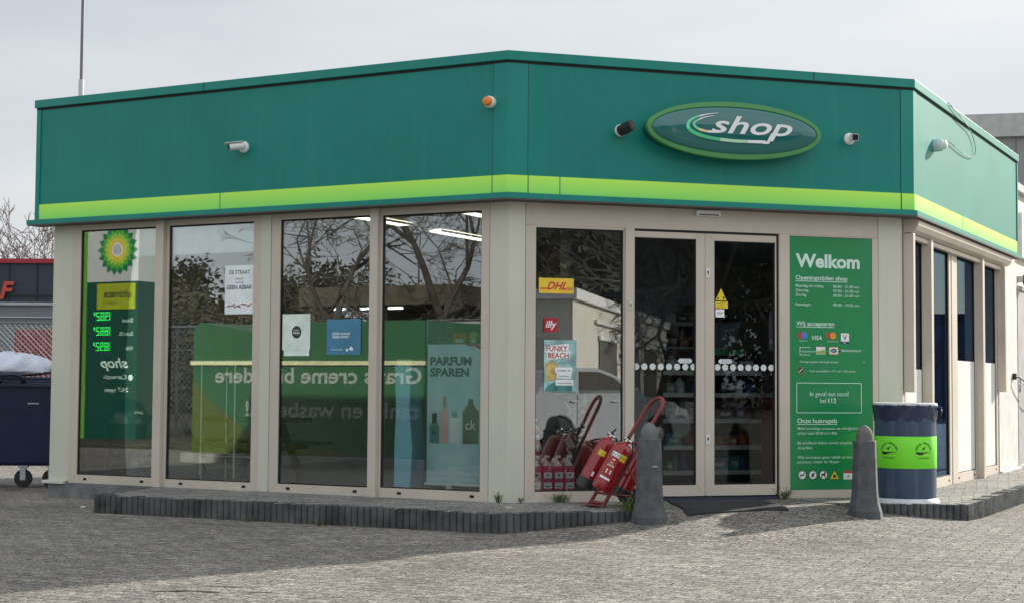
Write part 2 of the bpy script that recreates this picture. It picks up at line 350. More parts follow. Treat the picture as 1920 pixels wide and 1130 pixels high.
for i, s_ in ((0, LL-.085), (1, .125), (1, LR-.075), (0, 2.29), (2, .063), (2, 2.1), (1, .42)):
    P = [alongs(i, s_-.004), alongs(i, s_+.004)]; fold(P, 2.70, 2.857, M_dark if s_ not in (2.29, .42, 2.1) else M_teal2, 'seam', .15, .159)
for i, s_ in ((0, LL-.083), (1, .123), (1, LR-.073)):
    P = [alongs(i, s_-.004), alongs(i, s_+.004)]; fold(P, 2.86, 3.845, mat('seam_shade', (.004, .06, .055), .6), 'seam', .14, .151)
for F_, x_ in ((FL, 2.075), (FR, 2.9)): g = MB(F_); g.box(x_, x_+.01, -.1745, -.17, 3.869, 3.952); g.build('coping_joint', shop, mat('seam_shade', (0, 0, 0)))
# roof, ceiling, floor, walls
BK0 = Vector(wl(FL, 0, 9.5)); poly = [(-4.70, 16.36), (Q[1].x, Q[1].y+.1), (Q[2].x-.08, Q[2].y+.06), (Q[3].x, Q[3].y), (BK0.x, BK0.y)]
g = MB(); g.plan(poly, 3.76, 3.84); g.build('roof', shop, mat('roof_felt', (.12, .12, .12), .9))
g = MB(); g.plan(poly, 2.72, 2.78); g.build('ceiling', shop, mat('ceiling_tiles', (.5, .5, .48), .8))
g = MB(); g.plan(poly, -.1, .012); g.build('shop_floor', shop, mat('floor_tiles', (.13, .13, .125), .5, var=.2))
g = MB(FL); g.box(.0, .12, .02, 9.5, 0, 3.8); g.build('side_wall', shop, M_col)
g = MB()
a = Vector((BK0.x, BK0.y)); b = Q[3]; d = (b-a); Lb = d.length; Mb = Matrix.Rotation(math.atan2(d.y, d.x), 4, 'Z'); Mb.translation = (a.x, a.y, 0); g.M = Mb
g.box(0, Lb, -.1, 0, 0, 3.8); g.build('back_wall', shop, mat('inner_wall', (.34, .34, .32), .8))
g = MB(FS); g.box(0.2, 5, 3.6, 3.7, .0, 2.72); g.build('partition', shop, mat('inner_wall', (0, 0, 0)))

def sill_holes(g, xs, z, y=-.005):
    g.mat(M_dark)
    for x in xs: g.box(x-.022, x+.022, y-.003, y+.01, z-.012, z+.012)
def mitred(g, x0, x1, z0, z1, wl_, wr, wb, wt, y0, y1):
    e = .0012
    g.prism([(x0, z0+e), (x0+wl_, z0+wb+e), (x0+wl_, z1-wt-e), (x0, z1-e)], y0, y1)
    g.prism([(x1, z0+e), (x1, z1-e), (x1-wr, z1-wt-e), (x1-wr, z0+wb+e)], y0, y1)
    g.prism([(x0+e, z0), (x1-e, z0), (x1-wr-e, z0+wb), (x0+wl_+e, z0+wb)], y0, y1)
    g.prism([(x0+e, z1), (x0+wl_+e, z1-wt), (x1-wr-e, z1-wt), (x1-e, z1)], y0, y1)
def window(F, x0, x1, z0, z1, fr, glz, y0=-.004, depth=.055, G=G_win, holes=True, nm='window'):
    # fr: left,right,bottom,top widths; glazing sits inside with a black gasket
    g = MB(F).mat(M_taupe); mitred(g, x0, x1, z0, z1, *fr, y0, y0+depth)
    if holes: sill_holes(g, (x0+(x1-x0)*.2, x0+(x1-x0)*.86), z0+fr[2]*.5, y0)
    o = g.build(nm, shop, bevel=.0)
    a, b, c, d = x0+fr[0], x1-fr[1], z0+fr[2], z1-fr[3]
    k = MB(F); e = .009; k.box(a, a+e, y0+.012, y0+.05, c, d); k.box(b-e, b, y0+.012, y0+.05, c, d); k.box(a+e, b-e, y0+.012, y0+.05, c, c+e); k.box(a+e, b-e, y0+.012, y0+.05, d-e*1.6, d)
    k.build('gasket', o, M_dark)
    p = MB(F); p.box(a+e*.5, b-e*.5, y0+.022, y0+.030, c+e*.5, d-e*.5); p.build('glass_pane', o, G)
    return o
# left front
g = MB(FL).mat(M_col); g.box(0, .262, 0, .06, 0.015, 2.64); g.mat(mat('pale_sill', (.62, .62, .58), .5)); g.box(-.06, .235, -.045, .05, -.012, .018); g.build('corner_post', shop)
window(FL, .265, 1.40, .0, 2.64, (.112, .018, .085, .055), None)
window(FL, 1.505, 2.672, .0, 2.64, (.035, .085, .078, .055), None)
g = MB(FL); g.box(1.402, 1.503, -.05, .05, -.03, 2.64); g.build('mullion', shop, M_taupe, bevel=.004)
g = MB(FL); g.box(2.676, 2.796, -.012, .06, 0, 2.64); g.build('mullion', shop, M_col, bevel=.003)
window(FL, 2.80, 3.945, .0, 2.64, (.105, .018, .08, .055), None)
window(FL, 4.035, 5.184, .0, 2.64, (.022, .082, .085, .065), None)
g = MB(FL); g.box(3.947, 4.033, -.05, .05, -.03, 2.64); g.build('mullion', shop, M_taupe, bevel=.004)
# middle corner post, folded
def corner(P, z0, z1, m_):
    g = MB(); O = offs(P, .006); I = offs(P, -.07)
    for i in range(len(P)-1):
        p = [O[i], O[i+1], I[i+1], I[i]]; g.add([(v.x, v.y, z) for z in (z0, z1) for v in p], [(0, 3, 2, 1), (4, 5, 6, 7), (0, 1, 5, 4), (2, 3, 7, 6), (3, 0, 4, 7), (1, 2, 6, 5)])
    return g.build('corner_post', shop, m_)
corner([alongs(0, 5.19), Q[1], alongs(1, .152)], .0, 2.64, M_col)
corner([alongs(1, 3.668), Q[2]+Vector((-.03, 0)), alongs(2, .055)], .0, 2.64, M_col)
# right front
g = MB(FR); g.box(.158, 3.662, -.002, .06, 2.445, 2.64); g.build('lintel_panel', shop, M_taupe)
window(FR, .158, 1.092, .0, 2.443, (.094, .012, .092, .02), None, holes=False)
g = MB(FR); g.box(1.094, 1.182, -.022, .06, .0, 2.443); g.build('mullion', shop, M_taupe, bevel=.003)
g = MB(FR); g.box(1.182, 2.62, .0, .05, 2.425, 2.444); g.box(2.606, 2.624, .01, .07, 0, 2.425); g.build('door_rebate', shop, M_dark)
g = MB(FR); g.box(1.182, 2.62, -.03, .1, -.01, .022); g.build('threshold', shop, mat('threshold', (.03, .04, .07), .4))
def door(x0, x1, fr, nm):
    g = MB(FR).mat(M_taupe); mitred(g, x0, x1, .035, 2.423, *fr, .006, .05); o = g.build('sliding_door', shop)
    a, b, c, d = x0+fr[0], x1-fr[1], .035+fr[2], 2.423-fr[3]; e = .01
    k = MB(FR); k.box(a, a+e, .012, .045, c, d); k.box(b-e, b, .012, .045, c, d); k.box(a+e, b-e, .012, .045, c, c+e); k.box(a+e, b-e, .012, .045, d-e, d); k.build('gasket', o, M_dark)
    p = MB(FR); p.box(a+.005, b-.005, .024, .032, c+.005, d-.005); p.build('glass_pane', o, G_door)
    return o
d1 = door(1.184, 1.882, (.006, .086, .098, .055), 'l'); d2 = door(1.886, 2.604, (.09, .012, .098, .062), 'r')
M_dot = mat('frosted_dot', (.66, .71, .70), .6)
for dd, a, n_, st in ((d1, 1.215, 8, .0800), (d2, 2.015, 8, .0775)):
    g = MB(FR).mat(M_dot)
    for k in range(n_): g.disc(a+k*st+(.0), 1.203, .030, .022, 18)
    g.build('safety_dots', dd)
for dd, a, b, q in ((d1, 1.62, 1.765, -1), (d2, 2.02, 2.165, 1)):
    g = MB(FR).mat(mat('push_sticker', (.72, .76, .80), .5)); c = (a+b)/2; h = .021
    g.poly([(a+.02, 1.258-h), (b-.02, 1.258-h), (b, 1.258), (b-.02, 1.258+h), (a+.02, 1.258+h), (a, 1.258)], .0215)
    g.mat(mat('navy_ink', (.02, .04, .14), .6))
    for k in (-.03, -.012, .01): g.quad(c+k*q-.002, c+k*q+.002, 1.258-h*.8, 1.258+h*.8, .021)
    g.text('schuifdeur', c+.036*q, 1.253, .011, .021, al='CENTER'); g.build('door_arrow_sticker', dd)
for z in (2.06, .545):
    g = MB(FR).mat(M_white); g.box(1.892, 1.928, -.004, .008, z-.042, z+.042); g.mat(M_black); g.box(1.903, 1.917, -.0075, .0, z-.002, z+.02); g.box(1.907, 1.913, -.0075, 0, z-.024, z); g.build('lock_plate', d2)
g = MB(FR).mat(mat('ivory', (.62, .6, .5), .5)); g.box(1.128, 1.158, -.03, -.02, 1.71, 1.79); g.mat(M_black); g.box(1.139, 1.147, -.033, -.03, 1.735, 1.765); g.build('key_switch', shop)
g = MB(FR).mat(M_white); g.box(1.78, 2.02, -.045, .0, 2.578, 2.63); g.mat(mat('sensor_lens', (.1, .1, .11), .2)); g.box(1.80, 2.0, -.047, -.044, 2.583, 2.596); g.build('door_sensor', shop, bevel=.004)
g = MB(FR); g.box(2.626, 2.722, -.012, .06, .0, 2.443); g.build('mullion', shop, M_taupe, bevel=.003)
window(FR, 2.724, 3.664, .0, 2.443, (.012, .062, .075, .012), None, holes=False)
# sunny side
g = MB(FS).mat(M_taupe); g.box(.058, .15, .0, .06, 0, 2.64); g.build('post', shop)
for x0, x1, fr in ((.15, .94, (.06, .02, .10, .14)), (1.045, 2.22, (.02, .10, .10, .14)), (2.30, 3.52, (.22, .03, .10, .14)), (3.64, 4.82, (.02, .10, .10, .14))):
    window(FS, x0, x1, .0, 2.64, fr, None, G=G_side)
for x0, x1 in ((.945, 1.04), (3.525, 3.635)): 
    g = MB(FS); g.box(x0, x1, -.085, .05, -.03, 2.52); g.build('mullion', shop, M_taupe, bevel=.004)
g = MB(FS); g.box(2.222, 2.298, -.012, .05, 0, 2.6); g.build('mullion', shop, M_taupe, bevel=.003)
M_film = mat('white_window_film', (.74, .76, .73), .35, var=.05, scale=2)
for a, b in ((.215, .915), (2.525, 3.485), (3.665, 4.715)):
    g = MB(FS); g.box(a, b, .0265, .0285, .11, 1.21 if a < 1 else 1.33); g.box(a, b, .012, .0165, .11, 1.21 if a < 1 else 1.33); g.build('window_film', shop, M_film)
g = MB(FS); g.box(4.83, 6.08, -.015, .06, .02, 2.64); g.box(4.83, 6.1, -.05, .05, -.02, .02); g.build('side_panel', shop, mat('pale_side_panel', (.6, .6, .57), .5, streak=.1))
for x0 in (.105, 4.78):
    g = MB(FS); g.box(x0, x0+.075, -.105, -.006, .985, 2.5); g.build('guide_rail', shop, M_taupe, bevel=.004)
g = MB(FS); pr = [(-.006, 2.645), (-.13, 2.645), (-.155, 2.62), (-.15, 2.58), (-.12, 2.535), (-.06, 2.512), (-.006, 2.505)]
n_ = len(pr); g.add([(.12, y, z) for y, z in pr]+[(5.0, y, z) for y, z in pr], [tuple(range(n_)), tuple(range(2*n_-1, n_-1, -1))]+[(i, n_+i, n_+(i+1) % n_, (i+1) % n_) for i in range(n_)])
g.box(.16, 4.9, -.06, -.01, 2.462, 2.503); g.build('shutter_box', shop, M_taupe)
# annex beyond the shop on the sunny side
ann = thing('annex_building', 'beige service annex with a grey steel door behind the shop', 'building')
g = MB(FS); M_beige = mat('beige_wall', (.60, .57, .49), .7, var=.05, streak=.12)
g.box(6.12, 16, .05, 3.5, -.2, 3.62); g.build('wall', ann, M_beige)
g = MB(FS); g.box(6.05, 16.1, -.02, 3.6, 3.62, 3.72); g.build('coping', ann, mat('grey_coping', (.4, .4, .39), .5))
g = MB(FS).mat(M_dark)
for x in (7.9, 9.4, 10.9): g.box(x, x+.02, .04, .055, 0, 3.6)
g.build('panel_joint', ann)
g = MB(FS); g.box(6.15, 7.3, .0, .06, .02, 2.3); dr = g.build('steel_door', ann, mat('grey_steel_door', (.40, .385, .38), .45, streak=.2))
g = MB(FS).mat(mat('grey_steel_door', (0, 0, 0))); mitred(g, 6.12, 7.33, .0, 2.36, .04, .04, .03, .05, -.02, .02); g.build('door_frame', dr)
g = MB(FS); g.tube([(6.3, -.0, 1.08), (6.3, -.07, 1.08), (6.5, -.07, 1.08)], .012); g.box(6.27, 6.33, -.012, 0, .98, 1.18); g.build('door_handle', dr, M_chrome)
g = MB(FS); g.box(6.5, 8.2, -.02, .05, 2.75, 3.35); sgn = tag(g.build('wall_sign', mat=mat('sign_white', (.75, .76, .78), .4)), 'white sign board high on the beige annex wall', 'sign')
g = MB(FS).mat(mat('sign_grey_ink', (.2, .22, .24), .5)); g.text('Techniek', 6.6, 3.1, .2, -.022); g.quad(6.6, 7.9, 2.86, 2.9, -.022); g.build('lettering', sgn)
t = thing('wall_lamp', 'brown weathered wall lamp above the grey steel door', 'lamp', M=at(FS, 6.5, 0, 2.45))
g = MB(); g.lathe([(.02, -.12), (.06, -.1), (.085, -.02), (.08, .06), (.04, .09), (.02, .1)], (0, -.1, 0), 16); g.build('lamp_shade', t, mat('brown_rust', (.16, .12, .075), .7, var=.4, scale=20), smooth=50)
g = MB(); g.box(-.04, .04, -.06, .05, -.03, .05); g.build('bracket', t, M_steel)
g = MB(FS).mat(M_black); g.tube([(5.75, -.02, 1.18), (5.8, -.09, 1.17), (6.0, -.12, 1.12), (6.3, -.1, .98), (6.7, -.07, .82), (7.2, -.04, .75)], .010, 8); g.box(5.72, 5.78, -.06, -.015, 1.14, 1.22)
tag(g.build('wall_cable', smooth=60), 'black cable plugged into the side wall, sagging across the steel door', 'cable')
# ------------------------------------------------------------------ things on the fascia
M_signrim = mat('sign_rim_green', (.07, .27, .08), .45, var=.06); M_signface = mat('sign_face', (.006, .13, .125), .16, var=.04, coat=.6)
sg = thing('shop_sign', 'oval green illuminated sign reading shop on the fascia above the doors', 'sign', M=at(FR, 2.04, -.15, 3.33))
a_, b_ = .865, .262
def oval(prof, n=72):
    vs = []; fs = []
    for k_, y in prof:
        for k in range(n): th = 2*math.pi*k/n; vs.append(((a_+k_)*math.cos(th), y, (b_+k_)*math.sin(th)))
    for i in range(len(prof)-1):
        for k in range(n): k2 = (k+1) % n; fs.append((i*n+k, (i+1)*n+k, (i+1)*n+k2, i*n+k2))
    fs.append(tuple((len(prof)-1)*n+k for k in range(n-1, -1, -1))[::-1]); return vs, fs
g = MB(); g.add(*oval([(-.03, .03), (-.02, -.145)])); g.build('sign_housing', sg, mat('sign_backing', (.006, .10, .09), .5), smooth=40)
g = MB(); g.add(*oval([(-.002, -.13), (0, -.16), (-.006, -.172), (-.045, -.176), (-.052, -.168)])); g.build('sign_rim', sg, M_signrim, smooth=40)
g = MB(); g.add(*oval([(-.050, -.167), (-.053, -.173), (-.08, -.184), (-.12, -.193), (-.17, -.199), (-.22, -.202)])); g.build('sign_face', sg, M_signface, smooth=80)
def zc(X_, Y_):                                  # sketch coordinates of the emblem to metres on the sign
    x = 1180+X_/4.36; y = 180+Y_/4.36; return (x-1367)/187, -(y-(251+.058*(x-1367)))/192
M_wh = mat('sign_white_letters', (.80, .82, .84), .4, var=.02); M_mint = mat('sign_mint', (.18, .78, .45), .4); M_mid = mat('sign_green_stroke', (.07, .55, .25), .4)
g = MB(); yy = -.206
outer = [(660, 178, 3), (560, 190, 8), (470, 215, 14), (425, 250, 22), (430, 295, 27), (490, 335, 27), (600, 366, 25), (760, 388, 23), (900, 396, 22), (1040, 400, 22)]
inner = [(630, 197, 3), (545, 213, 8), (485, 240, 14), (468, 266, 18), (505, 298, 18), (580, 318, 17), (660, 320, 20)]
def rib(P, m_, a, b): g.mat(m_).ribbon([(*zc(x, y), w_/4.36/187) for x, y, w_ in P[a:b]], yy)
def dense(P):
    o_ = []
    for i in range(len(P)-1):
        p0, p1, p2, p3 = P[max(i-1, 0)], P[i], P[i+1], P[min(i+2, len(P)-1)]
        for k in range(6):
            u = k/6; o_.append(tuple(.5*((2*p1[j])+(-p0[j]+p2[j])*u+(2*p0[j]-5*p1[j]+4*p2[j]-p3[j])*u*u+(-p0[j]+3*p1[j]-3*p2[j]+p3[j])*u**3) for j in range(3)))
    return o_+[P[-1]]
O_ = dense(outer); I_ = dense(inner)
rib(O_, M_wh, 0, 10); rib(O_, M_mint, 9, 25); rib(O_, M_mid, 24, 40); rib(O_, mat('sign_pale_green', (.45, .72, .5), .4), 39, 49); rib(O_, M_wh, 48, 60)
rib(I_, M_wh, 0, 10); rib(I_, M_mint, 9, 25); rib(I_, mat('sign_cream', (.75, .62, .35), .4), 24, 31); rib(I_, M_wh, 30, 40)
g.mat(M_wh).ribbon([(*zc(1020, 405), .026), (*zc(1062, 405), .03), (*zc(1100, 340), .03)], yy-.001)
x0, z0 = zc(604, 322); x1, _ = zc(1262, 300)
g.text('shop', x0, z0, .215, yy-.002, w=x1-x0, bold=.014, shear=.32, vscale=1.05)
g.build('lettering', sg)
def camera_thing(label, M, body, cap, length=.16, r=.045, aim=(-.6, -1, -.25), square=False, rnd=False):
    t = thing('security_camera', label, 'camera', M=M, group='cameras on the fascia')
    g = MB(); g.lathe([(.055, 0), (.055, .02), (.035, .035)], (0, 0, 0), 24, Matrix.Rotation(R(90), 4, 'X')); g.build('base', t, M_white if body is M_white else M_white, smooth=40)
    a = Vector(aim).normalized(); p = Vector((0, -.09, .0)); g = MB(); g.tube([(0, -.02, 0), (0, -.06, -.01), p], .014, 10); g.build('arm', t, body, smooth=60)
    q0, q1 = p-a*length*.3, p+a*length*.7
    g = MB(); g.mat(body)
    g.tube([q0-a*.01, q0, q1], [r*.7, r, r], 4 if square and not rnd else 20); 
    g.mat(cap); g.tube([q1-a*.004, q1+a*.006], r*.86, 4 if square and not rnd else 20)
    g.mat(mat('lens_glass', (.01, .01, .015), .05)); g.tube([q1+a*.006, q1+a*.009], r*.45, 16); g.build('camera_body', t, smooth=40)
    g = MB(); g.mat(body); u = Vector((0, 0, 1)); s_ = a.cross(u).normalized(); u2 = s_.cross(a)
    vs = [];
    for f in (q0, q1+a*.035): 
        for k in (-1.1, -.6, 0, .6, 1.1): vs.append(f+s_*r*k+u2*r*(1.12-.35*abs(k)**2*.6))
    n0 = len(vs); vs += [v+u2*.006 for v in vs]
    g.add(vs, [(k, k+1, k+6, k+5) for k in range(4)]+[(n0+k, n0+k+5, n0+k+6, n0+k+1) for k in range(4)]+[(0, n0, n0+1, 1), (1, n0+1, n0+2, 2), (2, n0+2, n0+3, 3), (3, n0+3, n0+4, 4), (5, 6, n0+6, n0+5), (6, 7, n0+7, n0+6), (7, 8, n0+8, n0+7), (8, 9, n0+9, n0+8)])
    if not square: g.build('sun_hood', t)
    return t
camera_thing('white bullet camera on the left green fascia above the poster window', at(FL, 2.57, -.149, 3.285), M_white, M_black, .135, .036, (-.85, -1, -.22))
camera_thing('black round camera on the fascia just left of the oval sign', at(FR, .99, -.149, 3.30), M_black, M_black, .14, .05, (.5, -1, .30), True, True)
camera_thing('small square white camera right of the oval sign', at(FR, 3.28, -.149, 3.345), M_white, M_black, .12, .045, (-.35, -1, -.12), True)
t = thing('warning_beacon', 'amber warning beacon on the fascia beside the middle corner', 'beacon', M=at(FL, 5.27, -.149, 3.505))
T = Matrix.Rotation(R(90), 4, 'X')
g = MB(); g.lathe([(.052, 0), (.052, .05), (.045, .055)], (0, 0, 0), 24, T); g.build('base', t, M_white, smooth=40)
g = MB(); g.lathe([(.041, .05), (.041, .085), (.034, .1), (.015, .108)], (0, 0, 0), 24, T); g.build('lens', t, mat('amber_lens', (.75, .22, .03), .25), smooth=40)
t = thing('alarm_siren', 'white dome siren with a loose cable on the sunlit side fascia', 'siren', M=at(FS, .80, -.149, 3.44))
g = MB(); g.lathe([(.062, 0), (.066, .012), (.062, .075), (.05, .095)], (0, 0, 0), 24, T); g.build('body', t, mat('siren_blue_white', (.55, .66, .68), .4), smooth=40)
g = MB(); g.lathe([(.045, .092), (.04, .125), (.02, .135)], (0, 0, 0), 24, T); g.build('strobe', t, M_white, smooth=40)
def curve3(P, n=6):
    o_ = []
    for i in range(len(P)-1):
        p0, p1, p2, p3 = P[max(i-1, 0)], P[i], P[i+1], P[min(i+2, len(P)-1)]
        for k in range(n):
            u = k/n; o_.append(tuple(.5*((2*p1[j])+(-p0[j]+p2[j])*u+(2*p0[j]-5*p1[j]+4*p2[j]-p3[j])*u*u+(-p0[j]+3*p1[j]-3*p2[j]+p3[j])*u**3) for j in range(3)))
    return o_+[P[-1]]
g = MB(FS); g.tube(curve3([(.86, -.165, 3.49), (1.3, -.17, 3.56), (2.1, -.17, 3.53), (2.6, -.17, 3.56), (2.75, -.17, 3.68), (2.5, -.175, 3.82), (2.0, -.19, 3.88), (1.5, -.19, 3.93), (1.35, -.17, 3.962)]), .0045, 6)
tag(g.build('loose_cable', mat=mat('grey_cable', (.12, .2, .18), .6), smooth=60), 'thin grey cable looping up over the coping on the sunlit side', 'cable')
# ------------------------------------------------------------------ the green welcome panel
t = thing('welcome_board', 'tall green board headed Welkom with opening hours, right of the doors', 'sign', M=FR)
M_g = mat('welcome_green', (.010, .235, .075), .3, var=.04, coat=.25); M_ink = mat('welcome_white_ink', (.62, .80, .72), .5); M_navy = mat('navy_ink', (0, 0, 0))
g = MB(); g.box(2.738, 3.600, .002, .012, .078, 2.427); g.build('board', t, M_g)
g = MB().mat(M_ink); y = .0005
g.text('Welkom', 2.80, 2.145, .172, y, w=.672, bold=.034)
def head(s_, x, z, w_): g.text(s_, x, z, .058, y, w=w_, bold=.012); g.quad(x, x+w_, z-.016, z-.010, y)
head('Openingstijden shop', 2.80, 2.025, .54)
for s_, z, tt in (('Maandag t/m vrijdag', 1.957, '06.00 - 21.00 uur'), ('Zaterdag', 1.915, '07.00 - 21.00 uur'), ('Zondag', 1.873, '08.00 - 21.00 uur'), ('Feestdagen', 1.785, '09.00 - 19.00 uur')):
    g.text(s_, 2.80, z, .036, y, bold=.004); g.text(tt, 3.19, z, .036, y, w=.28, bold=.004)
head('Wij accepteren', 2.805, 1.60, .395)
g.text('VISA', 2.965, 1.47, .055, y, bold=.015, shear=.2); g.text('Multitankcard', 3.275, 1.362, .032, y, w=.2, bold=.008)
g.text('maestro', 2.83, 1.452, .018, y, w=.09); g.text('mastercard', 3.125, 1.452, .018, y, w=.11)
g.text('Overige passen? informeer binnen', 2.84, 1.255, .026, y, w=.40, bold=.004)
g.text('Geen autotelefoon+ (CC wij &  (%)) pinnen', 2.94, 1.17, .026, y, w=.48)
g.text('24', 3.50, 1.26, .022, y)
for a, b, c, d in ((2.805, 3.485, 1.062, 1.068), (2.805, 3.485, .786, .792), (2.805, 2.811, .786, 1.068), (3.479, 3.485, .786, 1.068)): g.quad(a, b, c, d, y)
g.text('In geval van nood', 3.145, .945, .062, y, al='CENTER', w=.40); g.text('bel', 3.05, .882, .058, y); g.text('112', 3.135, .882, .062, y, bold=.02)
head('Onze huisregels', 2.812, .695, .415)
for s_, z, w_ in (('Meld onveilige situaties via info@dehs', .632, .64), ('of bel naar 0578 612 456', .588, .41), ('Bij strafbare feiten wordt aangifte gedaan bij', .498, .74), ('de politie', .454, .15), ('Wij verkopen geen tabak en kansspelen', .365, .70), ('personen onder de 18 jaar', .322, .43)):
    g.text(s_, 2.815, z, .034, y, w=w_, bold=.003)
g.mat(mat('card_red', (.45, .04, .04), .5)); g.disc(2.852, 1.51, .032, y-.0002); g.disc(3.15, 1.51, .032, y-.0002)
g.mat(mat('card_blue', (.08, .22, .60), .5)); g.disc(2.89, 1.51, .032, y-.0004)
g.mat(mat('card_orange', (.75, .30, .03), .5)); g.disc(3.188, 1.51, .032, y-.0004)
g.mat(M_white); g.quad(3.27, 3.355, 1.455, 1.535, y); g.mat(M_navy); g.quad(3.27, 3.355, 1.435, 1.458, y-.0003); g.text('V', 3.29, 1.472, .065, y-.0003, bold=.02)
g.mat(M_ink); g.text('PAY', 3.295, 1.439, .018, y-.0006)
for a, b, c, d in ((2.84, 2.95, 1.395, 1.40), (2.84, 2.95, 1.325, 1.33), (2.84, 2.845, 1.325, 1.40)): g.quad(a, b, c, d, y)
g.text('travelcard', 2.86, 1.352, .028, y, w=.14, bold=.006)
g.mat(M_white); g.quad(3.01, 3.105, 1.335, 1.405, y); g.mat(mat('card_green', (.25, .45, .08), .5)); g.quad(3.014, 3.101, 1.339, 1.368, y-.0003); g.mat(mat('card_yellow', (.65, .5, .1), .5)); g.quad(3.06, 3.10, 1.366, 1.38, y-.0005)
g.mat(mat('card_orange', (0, 0, 0))); g.quad(3.145, 3.24, 1.335, 1.405, y); g.mat(M_white); g.quad(3.15, 3.235, 1.341, 1.399, y-.0003); g.mat(M_navy); g.disc(3.192, 1.37, .034, y-.0005, rz=.02); g.mat(M_white); g.text('DKV', 3.192, 1.362, .022, y-.0008, al='CENTER')
g.mat(mat('badge_brown', (.28, .15, .05), .5)); g.disc(2.85, 1.183, .034, y); g.mat(mat('badge_dark', (.03, .07, .03), .5)); g.disc(2.85, 1.183, .027, y-.0002)
g.mat(M_ink); g.ribbon([(2.832, 1.165, .007), (2.868, 1.2, .007)], y-.0006)
for k, x in enumerate((2.862, 2.972, 3.082)):
    g.mat(M_black); g.disc(x, .212, .045, y); g.mat(M_white); g.disc(x, .212, .038, y-.0002); g.mat(M_black)
    if k == 0: g.quad(x-.028, x+.028, .208, .217, y-.0004); g.ribbon([(x-.026, .19, .006), (x+.026, .234, .006)], y-.0006)
    if k == 1: g.disc(x, .212, .012, y-.0004, rz=.02); g.ribbon([(x-.026, .19, .006), (x+.026, .234, .006)], y-.0006)
    if k == 2: g.poly([(x-.024, .185), (x-.015, .185), (x-.012, .205), (x+.008, .205), (x+.012, .185), (x+.021, .185), (x+.018, .225), (x+.026, .236), (x+.01, .244), (x+.002, .224), (x-.02, .222)], y-.0004)
g.mat(M_black); g.poly([(3.142, .168), (3.252, .168), (3.197, .262)], y); g.mat(mat('warning_yellow', (.78, .60, .03), .5)); g.poly([(3.151, .174), (3.243, .174), (3.197, .252)], y-.0002); g.mat(M_black); g.quad(3.18, 3.214, .185, .207, y-.0004); g.quad(3.19, 3.20, .207, .218, y-.0004)
g.mat(M_white); g.quad(3.29, 3.40, .168, .225, y); g.mat(mat('card_red', (0, 0, 0))); g.quad(3.29, 3.40, .225, .25, y); g.mat(M_black); g.text('18+', 3.345, .183, .032, y-.0003, al='CENTER')
g.build('printing', t)
# ------------------------------------------------------------------ stickers and posters on the glass
def flat(nm, label, cat, F, paint, group=None):
    g = MB(); paint(g); o = g.build(nm, mw=F); tag(o, label, cat, group); return o
M_red = mat('print_red', (.55, .02, .04), .45); M_paper = mat('paper', (.86, .89, .90), .6); M_dred = mat('print_rust', (.42, .07, .03), .5)
def p(g):
    g.mat(mat('courier_yellow', (.80, .55, .04), .45)); g.box(.285, .612, .008, .014, 1.84, 1.975)
    g.mat(M_red); g.text('DHL', .45, 1.875, .095, .0075, w=.19, al='CENTER', bold=.03, shear=.45)
    g.quad(.295, .355, 1.885, 1.892, .0075); g.quad(.295, .352, 1.873, 1.880, .0075); g.quad(.545, .605, 1.885, 1.892, .0075); g.quad(.55, .605, 1.873, 1.880, .0075)
flat('parcel_sticker', 'yellow parcel service sticker with slanted red letters at the top of the window', 'sticker', FR, p)
def p(g):
    g.mat(mat('coffee_red', (.42, .01, .03), .4)); g.box(.335, .463, .006, .012, 1.50, 1.625); g.mat(M_wh); g.text('illy', .40, 1.54, .085, .0055, al='CENTER', bold=.02, shear=.25)
flat('coffee_sign', 'small square red coffee sign between the yellow sticker and the beach poster', 'sign', FR, p)
def p(g):
    g.mat(mat('dark_slate', (.055, .065, .08), .6)); g.box(.262, .60, .10, .12, 1.46, 1.86)
flat('grey_board', 'plain dark grey board behind the glass under the yellow sticker', 'board', FR, p)
def p(g):
    g.mat(mat('beach_print', (.30, .50, .50), .5, var=.5, scale=7)); g.box(.335, .64, .008, .013, .97, 1.43)
    g.mat(mat('beach_sand', (.55, .40, .14), .5, var=.4, scale=12)); g.poly([(.345, 1.22), (.42, 1.26), (.47, 1.2), (.45, 1.08), (.36, 1.06)], .0072)
    g.mat(mat('beach_deep', (.06, .22, .2), .5, var=.5, scale=15)); g.poly([(.34, .975), (.60, .975), (.60, 1.04), (.47, 1.07), (.37, 1.03)], .0072)
    g.mat(M_paper); g.poly([(.345, 1.315), (.565, 1.34), (.57, 1.40), (.35, 1.375)], .0066); g.poly([(.36, 1.255), (.575, 1.27), (.578, 1.335), (.362, 1.318)], .0066)
    g.mat(M_dred); g.text('FUNKY', .356, 1.332, .068, .006, w=.20, bold=.022); g.text('BEACH', .372, 1.27, .066, .006, w=.195, bold=.022)
    g.mat(mat('script_blue', (.2, .35, .4), .5)); g.text('Paradise', .40, 1.215, .05, .006, shear=.4, w=.14)
    for a, b, c, s_ in ((.44, .60, 1.16, 'ACTIE: MAX 1 PER'), (.455, .59, 1.112, 'Paradisebox'), (.445, .61, 1.05, 'Gratis bij aankoop')):
        g.mat(M_paper); g.quad(a, b, c-.022, c+.028, .005); g.mat(M_navy); g.text(s_, (a+b)/2, c-.008, .022, .0045, w=(b-a)*.8, al='CENTER', bold=.01)
flat('beach_poster', 'blue and green summer poster reading Funky Beach with paper strips', 'poster', FR, p)
def p(g):
    y = .0215; g.mat(mat('warning_yellow', (0, 0, 0))); g.poly([(1.995, 1.815), (2.105, 1.815), (2.05, 1.925)], y); g.mat(M_black); g.disc(2.02, 1.832, .009, y-.0004); g.disc(2.077, 1.838, .009, y-.0004, rz=.014)
flat('warning_triangle_sticker', 'yellow triangular warning sticker on the right door', 'sticker', FR, p)
